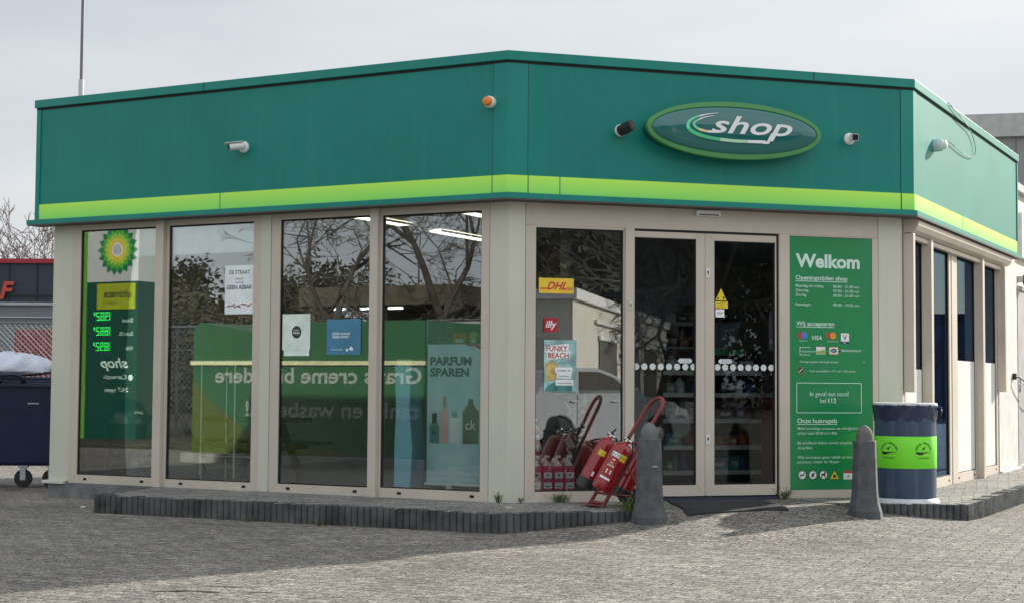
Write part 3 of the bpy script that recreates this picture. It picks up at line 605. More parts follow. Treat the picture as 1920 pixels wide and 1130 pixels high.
def p(g):
    y = .0215; g.mat(mat('warning_yellow', (0, 0, 0))); g.quad(1.993, 2.118, 1.742, 1.805, y); g.mat(M_black)
    for k, s_ in enumerate(('CAMERABEWAKING', 'ATTENTIE', 'DIT PAND')): g.text(s_, 2.055, 1.785-k*.019, .014, y-.0004, al='CENTER', w=(.10, .05, .09)[k])
flat('camera_notice_sticker', 'yellow oblong notice sticker under the triangle on the right door', 'sticker', FR, p)
def p(g):
    y = .0215; g.mat(M_paper); g.quad(1.995, 2.083, 1.662, 1.735, y); g.mat(M_navy); g.text('cbv', 2.035, 1.69, .032, y-.0004, al='CENTER', bold=.01, shear=.3); g.ribbon([(2.05, 1.69, .004), (2.075, 1.715, .004)], y-.0004)
flat('security_sticker', 'small white sticker under the yellow notice on the right door', 'sticker', FR, p)
def p(g):
    g.mat(mat('poster_pale', (.84, .90, .94), .6)); g.box(2.235, 2.575, .011, .0145, 1.695, 2.165)
    g.mat(mat('poster_grey_ink', (.10, .13, .16), .6)); g.text('DE STRAAT', 2.41, 2.08, .055, .0100, w=.25, al='CENTER', bold=.02); g.text('DRAAIT', 2.41, 2.025, .03, .0100, w=.1, al='CENTER'); g.text('VAN JE', 2.41, 1.99, .03, .0100, w=.1, al='CENTER')
    g.text('GEEN ASBAK', 2.41, 1.935, .055, .0100, w=.31, al='CENTER', bold=.03)
    g.mat(mat('poster_orange', (.45, .12, .06), .6)); random.seed(3)
    for k in range(9): x = 2.26+k*.034; z = 1.77+random.uniform(-.01, .02); g.ribbon([(x, z, .012), (x+.035, z+random.uniform(-.02, .025), .012)], .0100)
    g.mat(mat('poster_grey_ink', (0, 0, 0)))
    for k in range(5): g.disc(2.29+k*.06, 1.775+(k % 2)*.012, .012, .0096, rz=.007)
flat('ashtray_poster', 'pale poster reading de straat geen asbak in the second window', 'poster', FL, p)
def p(g):
    g.mat(mat('poster_pale_green', (.74, .86, .78), .6)); g.box(2.93, 3.25, .011, .0145, 1.345, 1.685); g.box(2.95, 3.24, .0115, .0145, 1.29, 1.3445)
    g.mat(mat('poster_dark', (.03, .05, .045), .6)); g.disc(3.095, 1.515, .055, .0102, rz=.06); g.mat(M_paper); g.text('SMAAK', 3.095, 1.525, .022, .0100, al='CENTER', w=.06); g.text('PIZZA', 3.095, 1.498, .026, .0100, al='CENTER', w=.075, bold=.02)
flat('round_logo_poster', 'pale green poster with a dark round emblem in the third window', 'poster', FL, p)
def p(g):
    g.mat(mat('poster_blue', (.06, .22, .36), .6)); g.box(3.44, 3.82, .011, .0145, 1.30, 1.63)
    g.mat(M_paper); g.text('GEOPEND, MAANDAG', 3.60, 1.485, .03, .0100, al='CENTER', w=.2, bold=.02); g.text('GEHEEL BINNEN', 3.595, 1.455, .03, .0100, al='CENTER', w=.18, bold=.02); g.quad(3.49, 3.62, 1.345, 1.349, .0100)
    random.seed(5)
    for k in range(5): g.disc(3.70+random.uniform(-.03, .03), 1.345+random.uniform(-.02, .02), .013, .0100-.0002*k)
flat('blue_notice_poster', 'dark blue poster with small white text near the mullion in the third window', 'poster', FL, p)
def p(g):
    g.mat(M_paper); g.box(.33, .62, .045, .05, 1.30, 1.92); g.mat(M_dred); g.quad(.36, .55, 1.36, 1.40, .044); g.mat(mat('poster_grey_ink', (0, 0, 0)))
    for k in range(4): g.quad(.37, .55, 1.82-k*.07, 1.835-k*.07, .044)
flat('side_window_notice', 'white paper notice in the first window of the sunlit side', 'notice', FS, p)
def p(g):
    g.mat(mat('banner_pale', (.50, .55, .60), .6)); g.box(1.30, 1.98, .05, .056, .42, 1.80)
    g.mat(mat('banner_orange', (.55, .14, .04), .6)); g.poly([(1.30, 1.0), (1.98, 1.30), (1.98, 1.55), (1.30, 1.25)], .049)
    g.mat(mat('banner_green', (.04, .22, .08), .6)); g.poly([(1.30, .42), (1.55, .42), (1.75, .9), (1.30, 1.05)], .049)
    g.mat(M_paper); [g.ribbon([(1.4+k*.12, 1.12+k*.05, .02), (1.46+k*.12, 1.3+k*.05, .02)], .048) for k in range(5)]
flat('food_banner', 'tall banner with an orange and green print in the second side window', 'banner', FS, p)
# blind at the top of the first two windows
g = MB(FL); g.box(.15, 2.62, .075, .085, 2.30, 2.68); g.build('roller_blind', shop, mat('blind_fabric', (.90, .92, .95), .7))
# ------------------------------------------------------------------ street furniture
M_boll = mat('bollard_concrete', (.068, .075, .085), .85, var=.2, scale=9, bump=.55, bscale=45, c2=(.115, .12, .125))
def bollard(label, x, y, z, h, rz):
    t = thing('bollard', label, 'bollard', (x, y, z), rz, 'concrete bollards by the doors')
    T = Matrix.Rotation(R(22.5), 4, 'Z')
    g = MB(); g.lathe([(.155, -.15), (.155, .0), (.150, .055), (.147, .06), (.140, .085), (.125, .14), (.116, .20), (.113, .25), (.100, h-.15), (.1005, h-.138), (.094, h-.128), (.06, h-.128)], n=8, T=T)
    g.build('shaft', t, M_boll, bevel=.006)
    g = MB(); g.lathe([(.074, h-.13), (.073, h-.10), (.065, h-.06), (.05, h-.03), (.028, h-.008), (.008, h)], n=24); g.build('dome', t, mat('bollard_cap', (.13, .135, .13), .9, var=.3, bump=.5, bscale=60), smooth=60)
    return t
b1 = bollard('concrete bollard in front of the fire extinguisher trolley', 1.13, 12.87, -.10, .832, .35)
g = MB(); g.box(-.022, .022, -.112, -.108, .47, .482); g.build('scratch_mark', b1, mat('scratch', (.35, .36, .36), .6))
bollard('concrete bollard in front of the blue drum bin', 3.02, 13.44, -.085, .79, .39)
# drum bin
dx, dy = 3.565, 14.23
t = thing('drum_bin', 'blue oil drum used as a litter bin with a bright green band', 'bin', (dx, dy, 0))
Rb = .272
M_drum = mat('drum_blue', (.034, .064, .115), .42, var=.2, streak=.16)
g = MB(); g.lathe([(Rb, .03), (Rb, .87)], n=64); g.build('drum', t, M_drum, smooth=40)
g = MB(); g.lathe([(Rb+.028, .0), (Rb+.024, .018), (Rb+.004, .042), (Rb-.01, .042)], n=64); g.build('base_ring', t, mat('ring_white', (.62, .64, .66), .5, var=.1), smooth=40)
g = MB(); vs = []; fs = []; n_ = 72; random.seed(4)
prof = [(.883, .006), (.868, .016), (.85, .012), (.82, .010), (.79, .007), (.765, .004)]
for j, (z, o_) in enumerate(prof):
    for k in range(n_):
        a = 2*math.pi*k/n_; wv = .007*math.sin(a*13+j*1.3)+.005*math.sin(a*29+j*2.1+z*60); wv *= (1 if 0 < j < 5 else .3)
        zz = z-(.035*abs(math.sin(a*3.5+.6))+.012*math.sin(a*17) if j == 5 else 0)
        vs.append(((Rb+o_+max(-.003, wv))*math.cos(a), (Rb+o_+max(-.003, wv))*math.sin(a), zz))
for j in range(5):
    for k in range(n_): k2 = (k+1) % n_; fs.append((j*n_+k, (j+1)*n_+k, (j+1)*n_+k2, j*n_+k2))
g.add(vs, fs); c = Vector((math.cos(-.35), math.sin(-.35), 0)); 
for k in range(5): g.tube([c*(Rb+.01)+Vector((0, 0, .845)), c*(Rb+.03+.006*k)+Vector((0, .012*k-.03, .85-.012*k)), c*(Rb+.045)+Vector((.0, .02*k-.05, .835-.02*k))], [.012, .008, .003], 6)
g.build('bin_liner', t, mat('liner_navy', (.022, .035, .075), .32, var=.2), smooth=50)
g = MB(); g.lathe([(Rb-.02, .885), (Rb+.0, .893), (Rb+.012, .888), (Rb+.014, .872), (Rb+.006, .868)], n=64); g.build('rim_ring', t, mat('ring_silver', (.60, .62, .63), .4, var=.1), smooth=40)
g = MB(); g.lathe([(Rb+.002, .31), (Rb+.003, .312), (Rb+.003, .592), (Rb+.002, .594)], n=64); bd = g.build('green_band', t, mat('neon_band', (.20, .80, .03), .45, var=.03), smooth=40)
g = MB().mat(M_black); th0 = math.atan2(-14.23, -3.565)
def wrap(p_): a = th0+p_[0]/Rb; r_ = Rb+.0045-p_[1]; return (r_*math.cos(a), r_*math.sin(a), p_[2])
for cx in (-.155, .165):
    g = MB().mat(M_black); g.fn = wrap
    sw = [(cx-.078, .456, .003), (cx-.06, .448, .022), (cx-.03, .443, .026), (cx, .449, .014), (cx+.03, .455, .008), (cx+.078, .452, .003)]; g.ribbon(sw, 0)
    g.poly([(cx-.005, .478), (cx+.006, .478), (cx+.026, .512), (cx+.004, .496), (cx-.018, .49)], 0)
    for i, ch in enumerate('KERKEN TERNEUZEN'):
        a = math.pi*(.93-.86*i/15); q = MB(); q.text(ch, 0, 0, .024, 0, al='CENTER', bold=.015)
        rot = a-math.pi/2
        g.add([(cx+.005+.07*math.cos(a)+v.x*math.cos(rot)-v.z*math.sin(rot), 0, .463+.066*math.sin(a)+v.x*math.sin(rot)+v.z*math.cos(rot)) for v in q.v], q.f)
    g.text('Tasmanheijlaan', cx, .400, .022, 0, al='CENTER', w=.12)
    g.build('emblem', bd)
# fire extinguisher trolley
M_tr = mat('trolley_red', (.20, .038, .034), .5, var=.25, scale=14, bump=.2); M_ext = mat('extinguisher_red', (.27, .005, .010), .25, var=.04, coat=.4)
tr = thing('extinguisher_trolley', 'red tubular hand trolley leaning beside the bollard, loaded with fire extinguishers', 'trolley')
uv = Vector((.51, 0, .861)); A0 = Vector((.675, 13.55, .01)); B0 = Vector((.777, 13.30, .01)); sp_ = B0-A0
def rail(P, l): return P+uv*l
g = MB(); top = [rail(A0, 0), rail(A0, .6), rail(A0, .95)]
mid = (rail(A0, .95)+rail(B0, .95))/2; hv = sp_/2
for k in range(1, 8): a = math.pi*k/8; top.append(mid-hv*math.cos(a)+uv*math.sin(a)*.115)
top += [rail(B0, .95), rail(B0, .6), rail(B0, 0)]
g.tube(top, .0165, 12); g.build('handle_frame', tr, M_tr, smooth=50)
for pts_, r_ in [([rail(A0, l), rail(B0, l)], .012) for l in (.12, .34, .62)]+[([rail(A0, .03), rail(B0, .03)], .014), ([rail(B0, .12), B0+Vector((.34, .03, .08))], .008), ([rail(A0, .12), A0+Vector((.34, .0, .08))], .008), ([rail(B0, .40), B0+Vector((.34, .03, .08))], .007), ([B0+Vector((.32, -.03, .085)), A0+Vector((.32, .04, .085))], .011)]:
    g = MB(); g.tube(pts_, r_, 8); g.build('cross_brace', tr, M_tr, smooth=50)
g = MB(); f0, f1 = A0+Vector((0, 0, .0)), B0+Vector((0, 0, .0)); g.add([f0+Vector((-.1, 0, .01)), f1+Vector((-.1, 0, .01)), f1+Vector((.03, 0, .005)), f0+Vector((.03, 0, .005)), f0+Vector((-.1, 0, .016)), f1+Vector((-.1, 0, .016)), f1+Vector((.03, 0, .011)), f0+Vector((.03, 0, .011))], [(0, 3, 2, 1), (4, 5, 6, 7), (0, 1, 5, 4), (1, 2, 6, 5), (2, 3, 7, 6), (3, 0, 4, 7)]); g.build('foot_plate', tr, M_tr)
for P, yo in ((B0, -.05), (A0, .06)):
    c = P+Vector((.33, yo, .085)); T = Matrix.Rotation(R(90), 4, 'X')
    g = MB(); g.lathe([(.05, -.02), (.082, -.022), (.086, -.012), (.086, .012), (.082, .022), (.05, .02)], c, 28, T); wh = g.build('wheel', tr, M_rubber, smooth=40)
    g = MB(); g.lathe([(.012, -.026), (.05, -.021), (.05, .021), (.012, .026)], c, 20, T); g.build('hub', wh, M_steel, smooth=30)
def extinguisher(label, base, r, h, ax, facing, blackbase=False, labels=True, valve=True):
    ax = Vector(ax).normalized(); z = ax; x = z.cross(Vector(facing)).normalized(); y = z.cross(x)   # -y faces the viewer
    M = Matrix((x, y, z)).transposed().to_4x4(); M.translation = base
    t = thing('fire_extinguisher', label, 'fire extinguisher', M=M, group='fire extinguishers on the trolley')
    g = MB(); g.lathe([(r*.6, .0), (r*.9, .003), (r, .018), (r, .05), (r, h-r*.75), (r*.96, h-r*.5), (r*.8, h-r*.22), (r*.52, h-r*.05), (r*.28, h), (r*.25, h+.02)], n=40); g.build('cylinder', t, M_ext, smooth=50)
    g = MB(); 
    if blackbase: g.lathe([(r*.8, -.012), (r+.004, -.008), (r+.004, .075), (r+.001, .078)], n=40); g.build('boot', t, M_black, smooth=40)
    else: g.lathe([(r+.0015, .05), (r+.003, .054), (r+.003, .058), (r+.0015, .062)], n=40); g.build('weld_ring', t, M_ext, smooth=40)
    if valve:
        g = MB().mat(M_chrome); g.tube([(0, 0, h+.01), (0, 0, h+.05)], .017, 14); g.tube([(0, -.0, h+.035), (.045, -.01, h+.035)], .011, 10); g.tube([(0, 0, h+.035), (-.035, -.01, h+.04)], .014, 12); g.build('valve', t, smooth=40)
        g = MB(); g.box(-.012, .012, -.02, .10, h+.048, h+.056); g.add([], []); g.tube([(0, .0, h+.06), (0, .06, h+.085), (0, .12, h+.10)], .009, 8); g.build('lever', t, M_black, smooth=40)
        g = MB(); g.tube(curve3([(.045, .0, h+.035), (.07, .02, h+.0), (r+.006, .035, h-.1), (r*.9, .05, h-.25), (r*.85, .055, .14)]), .0075, 8); g.build('hose', t, M_black, smooth=60)
    if labels:
        g = MB(); 
        def wr(p_): a = -math.pi/2+p_[0]/r; q = r+.0012-p_[1]; return (q*math.cos(a), q*math.sin(a), p_[2])
        g.fn = wr
        def patch(m_, a, b, c, d, dy=0): g.mat(m_); [g.quad(a+(b-a)*k/8, a+(b-a)*(k+1)/8, c, d, dy) for k in range(8)]
        if labels == 1:
            patch(M_paper, -.055, .02, h-.135, h-.095); g.mat(M_black).text('ELCO', -.018, h-.127, .032, -.0008, al='CENTER', w=.066, bold=.02)
            patch(mat('tag_yellow', (.70, .52, .03), .5), .025, .085, h-.15, h-.09); g.mat(M_black); g.text('KEURING', .055, h-.125, .014, -.0008, al='CENTER', w=.05)
            patch(mat('label_red', (.36, .01, .015), .4), -.06, .025, .125, h-.14); g.mat(M_paper)
            for k in range(3): g.text(('AB', '6 L', 'SCHUIM')[k], -.015, h-.17-k*.028, .024, -.0008, al='CENTER', w=(.03, .03, .06)[k], bold=.02)
            for k in range(4): g.disc(.01-(k % 2)*.035, h-.26-.02*(k//2), .008, -.0008)
            patch(M_paper, -.06, .035, .10, .118)
        else:
            patch(mat('tag_yellow', (0, 0, 0)), -.02, .045, h-.16, h-.11); patch(M_paper, .015, .035, .11, .15)
        g.build('label_stickers', t)
    return t
AX = (.47, 0, .88)
extinguisher('bright red extinguisher with white and yellow labels at the front of the trolley', (.752, 13.20, .155), .087, .44, AX, (-.2, -1, 0), labels=1)
extinguisher('dull red extinguisher with a black foot, behind and left of the labelled one', (.628, 13.56, .165), .074, .46, AX, (-.2, -1, 0), blackbase=True, labels=2)
extinguisher('red extinguisher low down at the back of the trolley beside its wheel', (.93, 13.43, .085), .070, .42, AX, (-.2, -1, 0), blackbase=True, labels=0)
# door mat
g = MB(); P_ = [(1.407, 14.20), (1.455, 13.02), (2.363, 13.32), (2.30, 14.22)]; P_ = [(1.40, 14.12), (1.464, 13.05), (2.345, 13.30), (2.28, 14.20)]

vs = []; n_ = 12
for zt in (-.004, .014):
    for j in range(n_+1):
        for i in range(n_+1):
            u, v = i/n_, j/n_; q = [(P_[0][k]*(1-u)*(1-v)+P_[3][k]*u*(1-v)+P_[1][k]*(1-u)*v+P_[2][k]*u*v) for k in (0, 1)]; vs.append((q[0], q[1], gz(*q)+zt+.004*math.sin(q[0]*9)))
K = (n_+1)**2; fs = [(j*(n_+1)+i+K, j*(n_+1)+i+1+K, (j+1)*(n_+1)+i+1+K, (j+1)*(n_+1)+i+K) for j in range(n_) for i in range(n_)]
rim_ = [i for i in range(n_)]+[n_+j*(n_+1) for j in range(n_)]+[K-1-i for i in range(n_)]+[(n_-j)*(n_+1) for j in range(n_)]
fs += [(rim_[i], rim_[(i+1) % len(rim_)], rim_[(i+1) % len(rim_)]+K, rim_[i]+K) for i in range(len(rim_))]
g.add(vs, fs); m_ = g.build('door_mat', mat=mat('mat_rubber', (.016, .017, .02), .7, bump=.8, bscale=90)); tag(m_, 'black rubber door mat lying in front of the sliding doors', 'mat')
# wheeled container
t = thing('waste_container', 'dark blue four wheeled waste container with white sacks piled on its lid', 'waste container', (-5.66, 17.95, -.15), R(4))
M_cont = mat('container_blue', (.004, .014, .050), .42, var=.12)
g = MB(); hw, hd = .66, .45
vs = [(-hw*.86, -hd*.8, .24), (hw*.86, -hd*.8, .24), (hw*.86, hd*.8, .24), (-hw*.86, hd*.8, .24), (-hw, -hd, 1.16), (hw, -hd, 1.16), (hw, hd, 1.16), (-hw, hd, 1.16)]
g.add(vs, [(0, 3, 2, 1), (4, 5, 6, 7), (0, 1, 5, 4), (1, 2, 6, 5), (2, 3, 7, 6), (3, 0, 4, 7)]); g.build('tub', t, M_cont, bevel=.04)
g = MB(); g.box(-hw-.03, hw+.03, -hd-.03, hd+.03, 1.15, 1.20); g.box(-hw-.02, hw+.02, -hd-.045, -hd-.03, 1.12, 1.17); g.build('rim', t, M_cont, bevel=.012)
g = MB(); g.box(-hw-.02, hw+.02, -hd-.02, hd+.02, 1.202, 1.235); li = g.build('lid', t, mat('lid_blue', (.012, .025, .06), .4), bevel=.014)
for x in (-.35, .02): 
    g = MB(); g.tube(curve3([(x-.08, -hd-.03, 1.17), (x-.09, -hd-.10, 1.20), (x-.05, -hd-.12, 1.25), (x+.14, -hd-.12, 1.25), (x+.18, -hd-.10, 1.2), (x+.17, -hd-.03, 1.17)]), .022, 8); g.build('lid_handle', li, M_cont, smooth=60)
g = MB(); g.box(.24, .36, -hd-.004, -hd+.06, .93, .945); g.build('small_plate', t, mat('plate_grey', (.35, .38, .42), .5))
for x in (-.48, .17, .48):
    for y in (-.28, .28):
        if x == .17 and y > 0: continue
        g = MB(); T = Matrix.Rotation(R(90), 4, 'X') @ Matrix.Identity(4)
        g.lathe([(.06, -.025), (.095, -.025), (.10, -.012), (.10, .012), (.095, .025), (.06, .025)], (x, y, .10), 24, T); wv2 = g.build('castor', t, M_rubber, smooth=40)
        g = MB(); g.box(x-.03, x+.03, y-.035, y-.028, .08, .25); g.box(x-.03, x+.03, y+.028, y+.035, .08, .25); g.box(x-.05, x+.05, y-.05, y+.05, .22, .25); g.build('fork', wv2, M_steel)
def sack(label, x, y, z, sx, sy, sz, sd_):
    random.seed(sd_); g = MB(); n1, n2 = 40, 20; vs = []; 
    ph = [random.uniform(0, 6) for _ in range(6)]
    for j in range(n2+1):
        b_ = math.pi*j/n2
        for i in range(n1):
            a = 2*math.pi*i/n1; w_ = 1+.05*math.sin(3*a+ph[0]+2*b_)+.035*math.sin(7*a+ph[1]+4*b_)+.02*math.sin(13*a+ph[2]+9*b_)+.015*math.sin(21*a+ph[3]-7*b_)
            zz = math.cos(b_); zz = zz if zz > 0 else zz*.25
            vs.append((sx*math.sin(b_)*math.cos(a)*w_, sy*math.sin(b_)*math.sin(a)*w_, sz*zz*w_+.01*math.sin(9*a+6*b_)))
    g.add(vs, [(j*n1+i, (j+1)*n1+i, (j+1)*n1+(i+1) % n1, j*n1+(i+1) % n1) for j in range(n2) for i in range(n1)])
    o = g.build('rubbish_sack', mat=mat('sack_white', (.62, .66, .78), .38, var=.05, bump=.3, bscale=14), smooth=70); o.location = (x, y, z); tag(o, label, 'sack', 'white sacks on the waste container'); return o
sack('white plastic sack at the left end of the pile on the blue container', -6.15, 17.85, 1.15, .42, .42, .19, 1)
sack('larger white plastic sack nearest the shop corner on the blue container', -5.65, 17.82, 1.15, .48, .42, .20, 2)
# weeds
M_weed = mat('weed_green', (.07, .13, .03), .7, var=.4, scale=30, c2=(.16, .20, .06))
def weed(label, x, y, z, r, h, n, sd_):
    random.seed(sd_); g = MB()
    for k in range(n):
        a = random.uniform(0, 6.28); d = random.uniform(0, r*.6); L_ = h*random.uniform(.45, 1); lean = random.uniform(.2, 1.1)
        p0 = Vector((d*math.cos(a), d*math.sin(a), 0)); p1 = p0+Vector((math.cos(a)*lean*L_*.3, math.sin(a)*lean*L_*.3, L_*.6)); p2 = p0+Vector((math.cos(a)*lean*L_*.8, math.sin(a)*lean*L_*.8, L_*(1-.3*lean)))
        s_ = Vector((-math.sin(a), math.cos(a), 0))*random.uniform(.002, .005)
        g.add([p0-s_*.6, p0+s_*.6, p1+s_, p1-s_, p2], [(0, 1, 2, 3), (3, 2, 4)])
        for q in range(random.randint(1, 4)):
            c = p0.lerp(p2, random.uniform(.3, 1)); b = Vector((random.uniform(-1, 1), random.uniform(-1, 1), random.uniform(0, 1)))*.016; e = Vector((random.uniform(-1, 1), random.uniform(-1, 1), 0))*.006
            g.add([c, c+b*.5+e, c+b, c+b*.5-e], [(0, 1, 2, 3)])
    o = g.build('weed', mat=M_weed); o.location = (x, y, z); tag(o, label, 'weed', 'weeds growing along the shop front'); return o
for i, (lb, (x, y), z, r, h, n) in enumerate((
    ('leafy green weed at the foot of the middle corner post', wl(FL, 5.30, -.03), 0, .05, .13, 24), ('tiny weed sprig just right of the middle corner post', wl(FR, .12, -.02), 0, .02, .10, 7),
    ('wide dry weed under the window with the pink canisters', wl(FR, .48, -.04), 0, .14, .12, 60), ('bushy weed growing at the bollard end of the kerb', (.98, 13.05), -.04, .10, .20, 70),
    ('green weed at the right foot of the sliding doors', wl(FR, 2.66, -.05), 0, .09, .15, 45), ('low grass tuft at the right foot of the extinguisher bollard', (1.33, 12.75), -.11, .06, .05, 26),
    ('low weed at the left end of the kerb', (-3.72, 14.40), -.16, .10, .07, 40), ('small weed at the foot of the kerb under the second window', (-2.25, 13.55), -.16, .07, .07, 26),
    ('sparse weed at the kerb foot under the third window', (-1.6, 13.22), -.16, .05, .05, 14))): weed(lb, x, y, z, r, h, n, 20+i)
# loose litter, fallen bits and an open joint
def chip(nm, lb, x, y, z, s_, m_, cat):
    g = MB(); random.seed(int(x*100)); n = 7; pl = [(s_*(.6+.5*random.random())*math.cos(6.28*k/n), s_*.6*(.6+.5*random.random())*math.sin(6.28*k/n)) for k in range(n)]
    g.plan(pl, 0, s_*.35); o = g.build(nm, mat=m_); o.location = (x, y, z); tag(o, lb, cat)
chip('paper_scrap', 'white paper scrap on the paving left of the kerb', -4.05, 14.95, -.155, .03, M_white, 'litter')
chip('pebble', 'white pebble beside the right bollard foot', 2.98, 13.22, -.085, .016, M_white, 'pebble')
chip('stone_chip', 'pale stone chip lying on the step by the corner post', -.02, 13.2, .001, .03, mat('chip_pale', (.5, .49, .45), .8), 'stone')
g = MB().mat(M_dark)
for x, y, l, w_, a in ((-1.9, 9.02, .28, .03, .08), (-1.72, 9.0, .2, .035, -.35), (-1.45, 8.98, .2, .014, .0), (-1.62, 9.22, .34, .016, -.1)):
    c, s_ = math.cos(a), math.sin(a); g.plan([(x-l/2*c, y-l/2*s_), (x+w_*.2*s_, y-w_*.6), (x+l/2*c, y+l/2*s_), (x, y+w_*.4)], -.157, -.1555)
tag(g.build('paving_crack'), kind='structure')
# ------------------------------------------------------------------ inside the shop
M_lamp = mat('panel_light', (1, .93, .78), .5, emit=2.6)
dS = R(62.2)
for x, y in ((-.50, 17.75), (-.35, 15.35), (-1.45, 15.85)):
    t = thing('ceiling_light', 'long ceiling light panel inside the shop', 'ceiling light', (x, y, 2.70), dS, 'ceiling lights in the shop')
    g = MB(); g.box(-.72, .72, -.075, .075, -.004, 0); g.build('diffuser', t, M_lamp)
    g = MB(); g.box(-.76, .76, -.10, -.078, -.012, .01); g.box(-.76, .76, .078, .10, -.012, .01); g.build('frame', t, M_white)
t = thing('high_table', 'tall bar table with a cream top and steel tube legs behind the second window', 'table', M=at(FL, 1.72, .52))
g = MB(); g.box(-.1, .82, -.28, .28, 1.215, 1.255); g.build('table_top', t, mat('cream_top', (.85, .80, .60), .4), bevel=.006)
for x in (.0, .42):
    for y in (-.2, .2):
        g = MB(); g.tube([(x, y, .02), (x, y, 1.215)], .024, 14); g.build('leg', t, M_chrome, smooth=50)
g = MB()
for x in (.0, .42): g.tube([(x, -.2, .3), (x, .2, .3)], .018, 10)
g.tube([(0, -.2, .3), (.75, -.2, .3)], .020, 10); g.build('foot_rail', t, M_chrome, smooth=50)
t = thing('tube_rail', 'steel tube rail with two uprights behind the first window', 'rail', M=at(FL, .26, .20))
for x in (0, .31):
    g = MB(); g.tube([(x, 0, .03), (x, 0, 1.10)], .021, 14); g.lathe([(.045, .02), (.045, .032), (.02, .036)], (x, 0, 0), 20); g.build('upright', t, M_chrome, smooth=50)
g = MB(); g.tube([(0, 0, .37), (.31, 0, .37)], .019, 12); g.build('cross_tube', t, M_chrome, smooth=50)
t = thing('dome_bin', 'stainless steel domed litter bin behind the first window', 'bin', M=at(FL, .70, .36))
g = MB(); g.lathe([(.21, .012), (.21, .60)], n=40); g.build('body', t, mat('bin_steel', (.35, .35, .35), .3, metal=1), smooth=40)
g = MB(); g.lathe([(.235, .60), (.235, .625), (.22, .70), (.18, .78), (.11, .84), (.03, .865)], n=40); g.build('dome_lid', t, M_chrome, smooth=60)
t = thing('picnic_table', 'brown wooden picnic table standing behind the first two windows', 'picnic table', M=at(FL, 1.35, 1.05))
M_wood = mat('stained_wood', (.14, .075, .035), .6, var=.35, stretch=(1, 8, 8))
g = MB(); [g.box(-.95, .95, -.36+k*.148, -.23+k*.148, .63, .67) for k in range(5)]; g.build('table_top', t, M_wood)
for s_ in (-1, 1):
    g = MB(); [g.box(-.95, .95, s_*.62-.13+k*.135, s_*.62-.005+k*.135, .38, .415) for k in range(2)]; g.build('bench', t, M_wood)
for x in (-.65, .65):
    g = MB(); g.box(x-.02, x+.02, -.7, .7, .33, .38); g.tube([(x+.03, -.18, .63), (x+.03, -.55, .02)], .04, 4); g.tube([(x+.03, .18, .63), (x+.03, .55, .02)], .04, 4); g.build('trestle', t, M_wood)
# perfume poster stand and goods on the right of the left front
t = thing('perfume_board', 'light blue perfume advertising board reading Parfum Sparen in the fourth window', 'advertising board', M=at(FL, .17, .06))
M_pb = mat('perfume_blue', (.42, .74, .90), .5, var=.2, scale=2.2, c2=(.80, .93, .98))
g = MB(); g.box(4.345, 5.16, 0, .03, .145, 1.39); g.build('board', t, M_pb)
g = MB(); g.box(4.33, 5.17, -.012, .04, .125, .145); g.box(4.55, 4.60, .0, .03, .012, .125); g.box(4.95, 5.0, .0, .03, .012, .125); g.build('foot', t, M_white)
g = MB(); g.mat(mat('poster_grey_ink', (0, 0, 0))); g.text('PARFUM', 4.375, 1.205, .10, -.002, w=.43, bold=.045); g.text('SPAREN', 4.375, 1.105, .10, -.002, w=.405, bold=.045)
g.mat(M_paper); g.text('SHOP EXCLUSIEVE DEALS OP', 4.36, .215, .05, -.002, w=.52, bold=.015); g.text('WWW.PARFUMSPAREN.NL', 4.36, .168, .05, -.002, w=.50, bold=.015)
g.text('nu met extra korting', 4.375, 1.065, .024, -.002, w=.26)
g.mat(mat('print_magenta', (.42, .02, .10), .5)); g.poly([(4.74, 1.39), (4.86, 1.39), (5.16, 1.16), (5.16, 1.25)], -.002)
g.mat(M_paper); g.poly([(4.80, 1.375), (4.83, 1.375), (5.16, 1.185), (5.16, 1.20)], -.0025)
def bottle(m1, x, w_, z0_, z1_, cw, ch, m2, sh=0):
    g.mat(m1); zz = z1_-ch; g.poly([(x-w_/2, z0_), (x+w_/2, z0_), (x+w_/2, zz-sh), (x+w_/2-sh*.8, zz), (x-w_/2+sh*.8, zz), (x-w_/2, zz-sh)], -.003)
    g.mat(m2); g.quad(x-cw/2, x+cw/2, zz, z1_, -.0034)
bottle(mat('bottle_green', (.10, .26, .26), .4), 4.425, .10, .50, .77, .05, .09, mat('cap_dark', (.05, .06, .05), .4), .03)
bottle(mat('bottle_pink', (.85, .52, .48), .4), 4.53, .085, .50, .92, .035, .10, mat('cap_gold', (.45, .33, .25), .4), .03)
bottle(mat('bottle_pale', (.85, .92, .96), .4), 4.635, .10, .50, .79, .06, .06, mat('cap_silver', (.30, .42, .50), .4), .02)
bottle(mat('bottle_brown', (.17, .12, .11), .4), 4.80, .165, .50, .90, .05, .045, mat('bottle_brown', (0, 0, 0)), .07)
g.mat(M_paper); g.text('ck', 4.80, .63, .12, -.004, al='CENTER'); g.mat(mat('poster_dark', (0, 0, 0))); g.text('K', 4.425, .575, .06, -.004, al='CENTER', bold=.02)
g.build('printing', t)
t = thing('display_column', 'tall narrow light blue cardboard column left of the perfume board', 'display', M=at(FL, 4.255, .06))
g = MB(); g.prism([(-.085, .012), (.082, .012), (.105, .45), (.07, .80), (.085, 1.20), (-.09, 1.20), (-.072, .8), (-.085, .45)], 0, .22); g.build('column', t, mat('carton_blue', (.42, .76, .97), .5, var=.06))
g = MB(); g.box(-.075, .08, .01, .2, 1.20, 1.255); g.build('header_card', t, mat('card_pale_yellow', (.8, .85, .45), .6))
t = thing('acrylic_case', 'clear acrylic case standing behind the perfume board', 'display case', M=at(FL, 4.86, .27))
g = MB()
for b in ((-.40, .40, -.12, -.114), (-.40, .40, .114, .12)): g.box(*b, 1.37, 1.62)
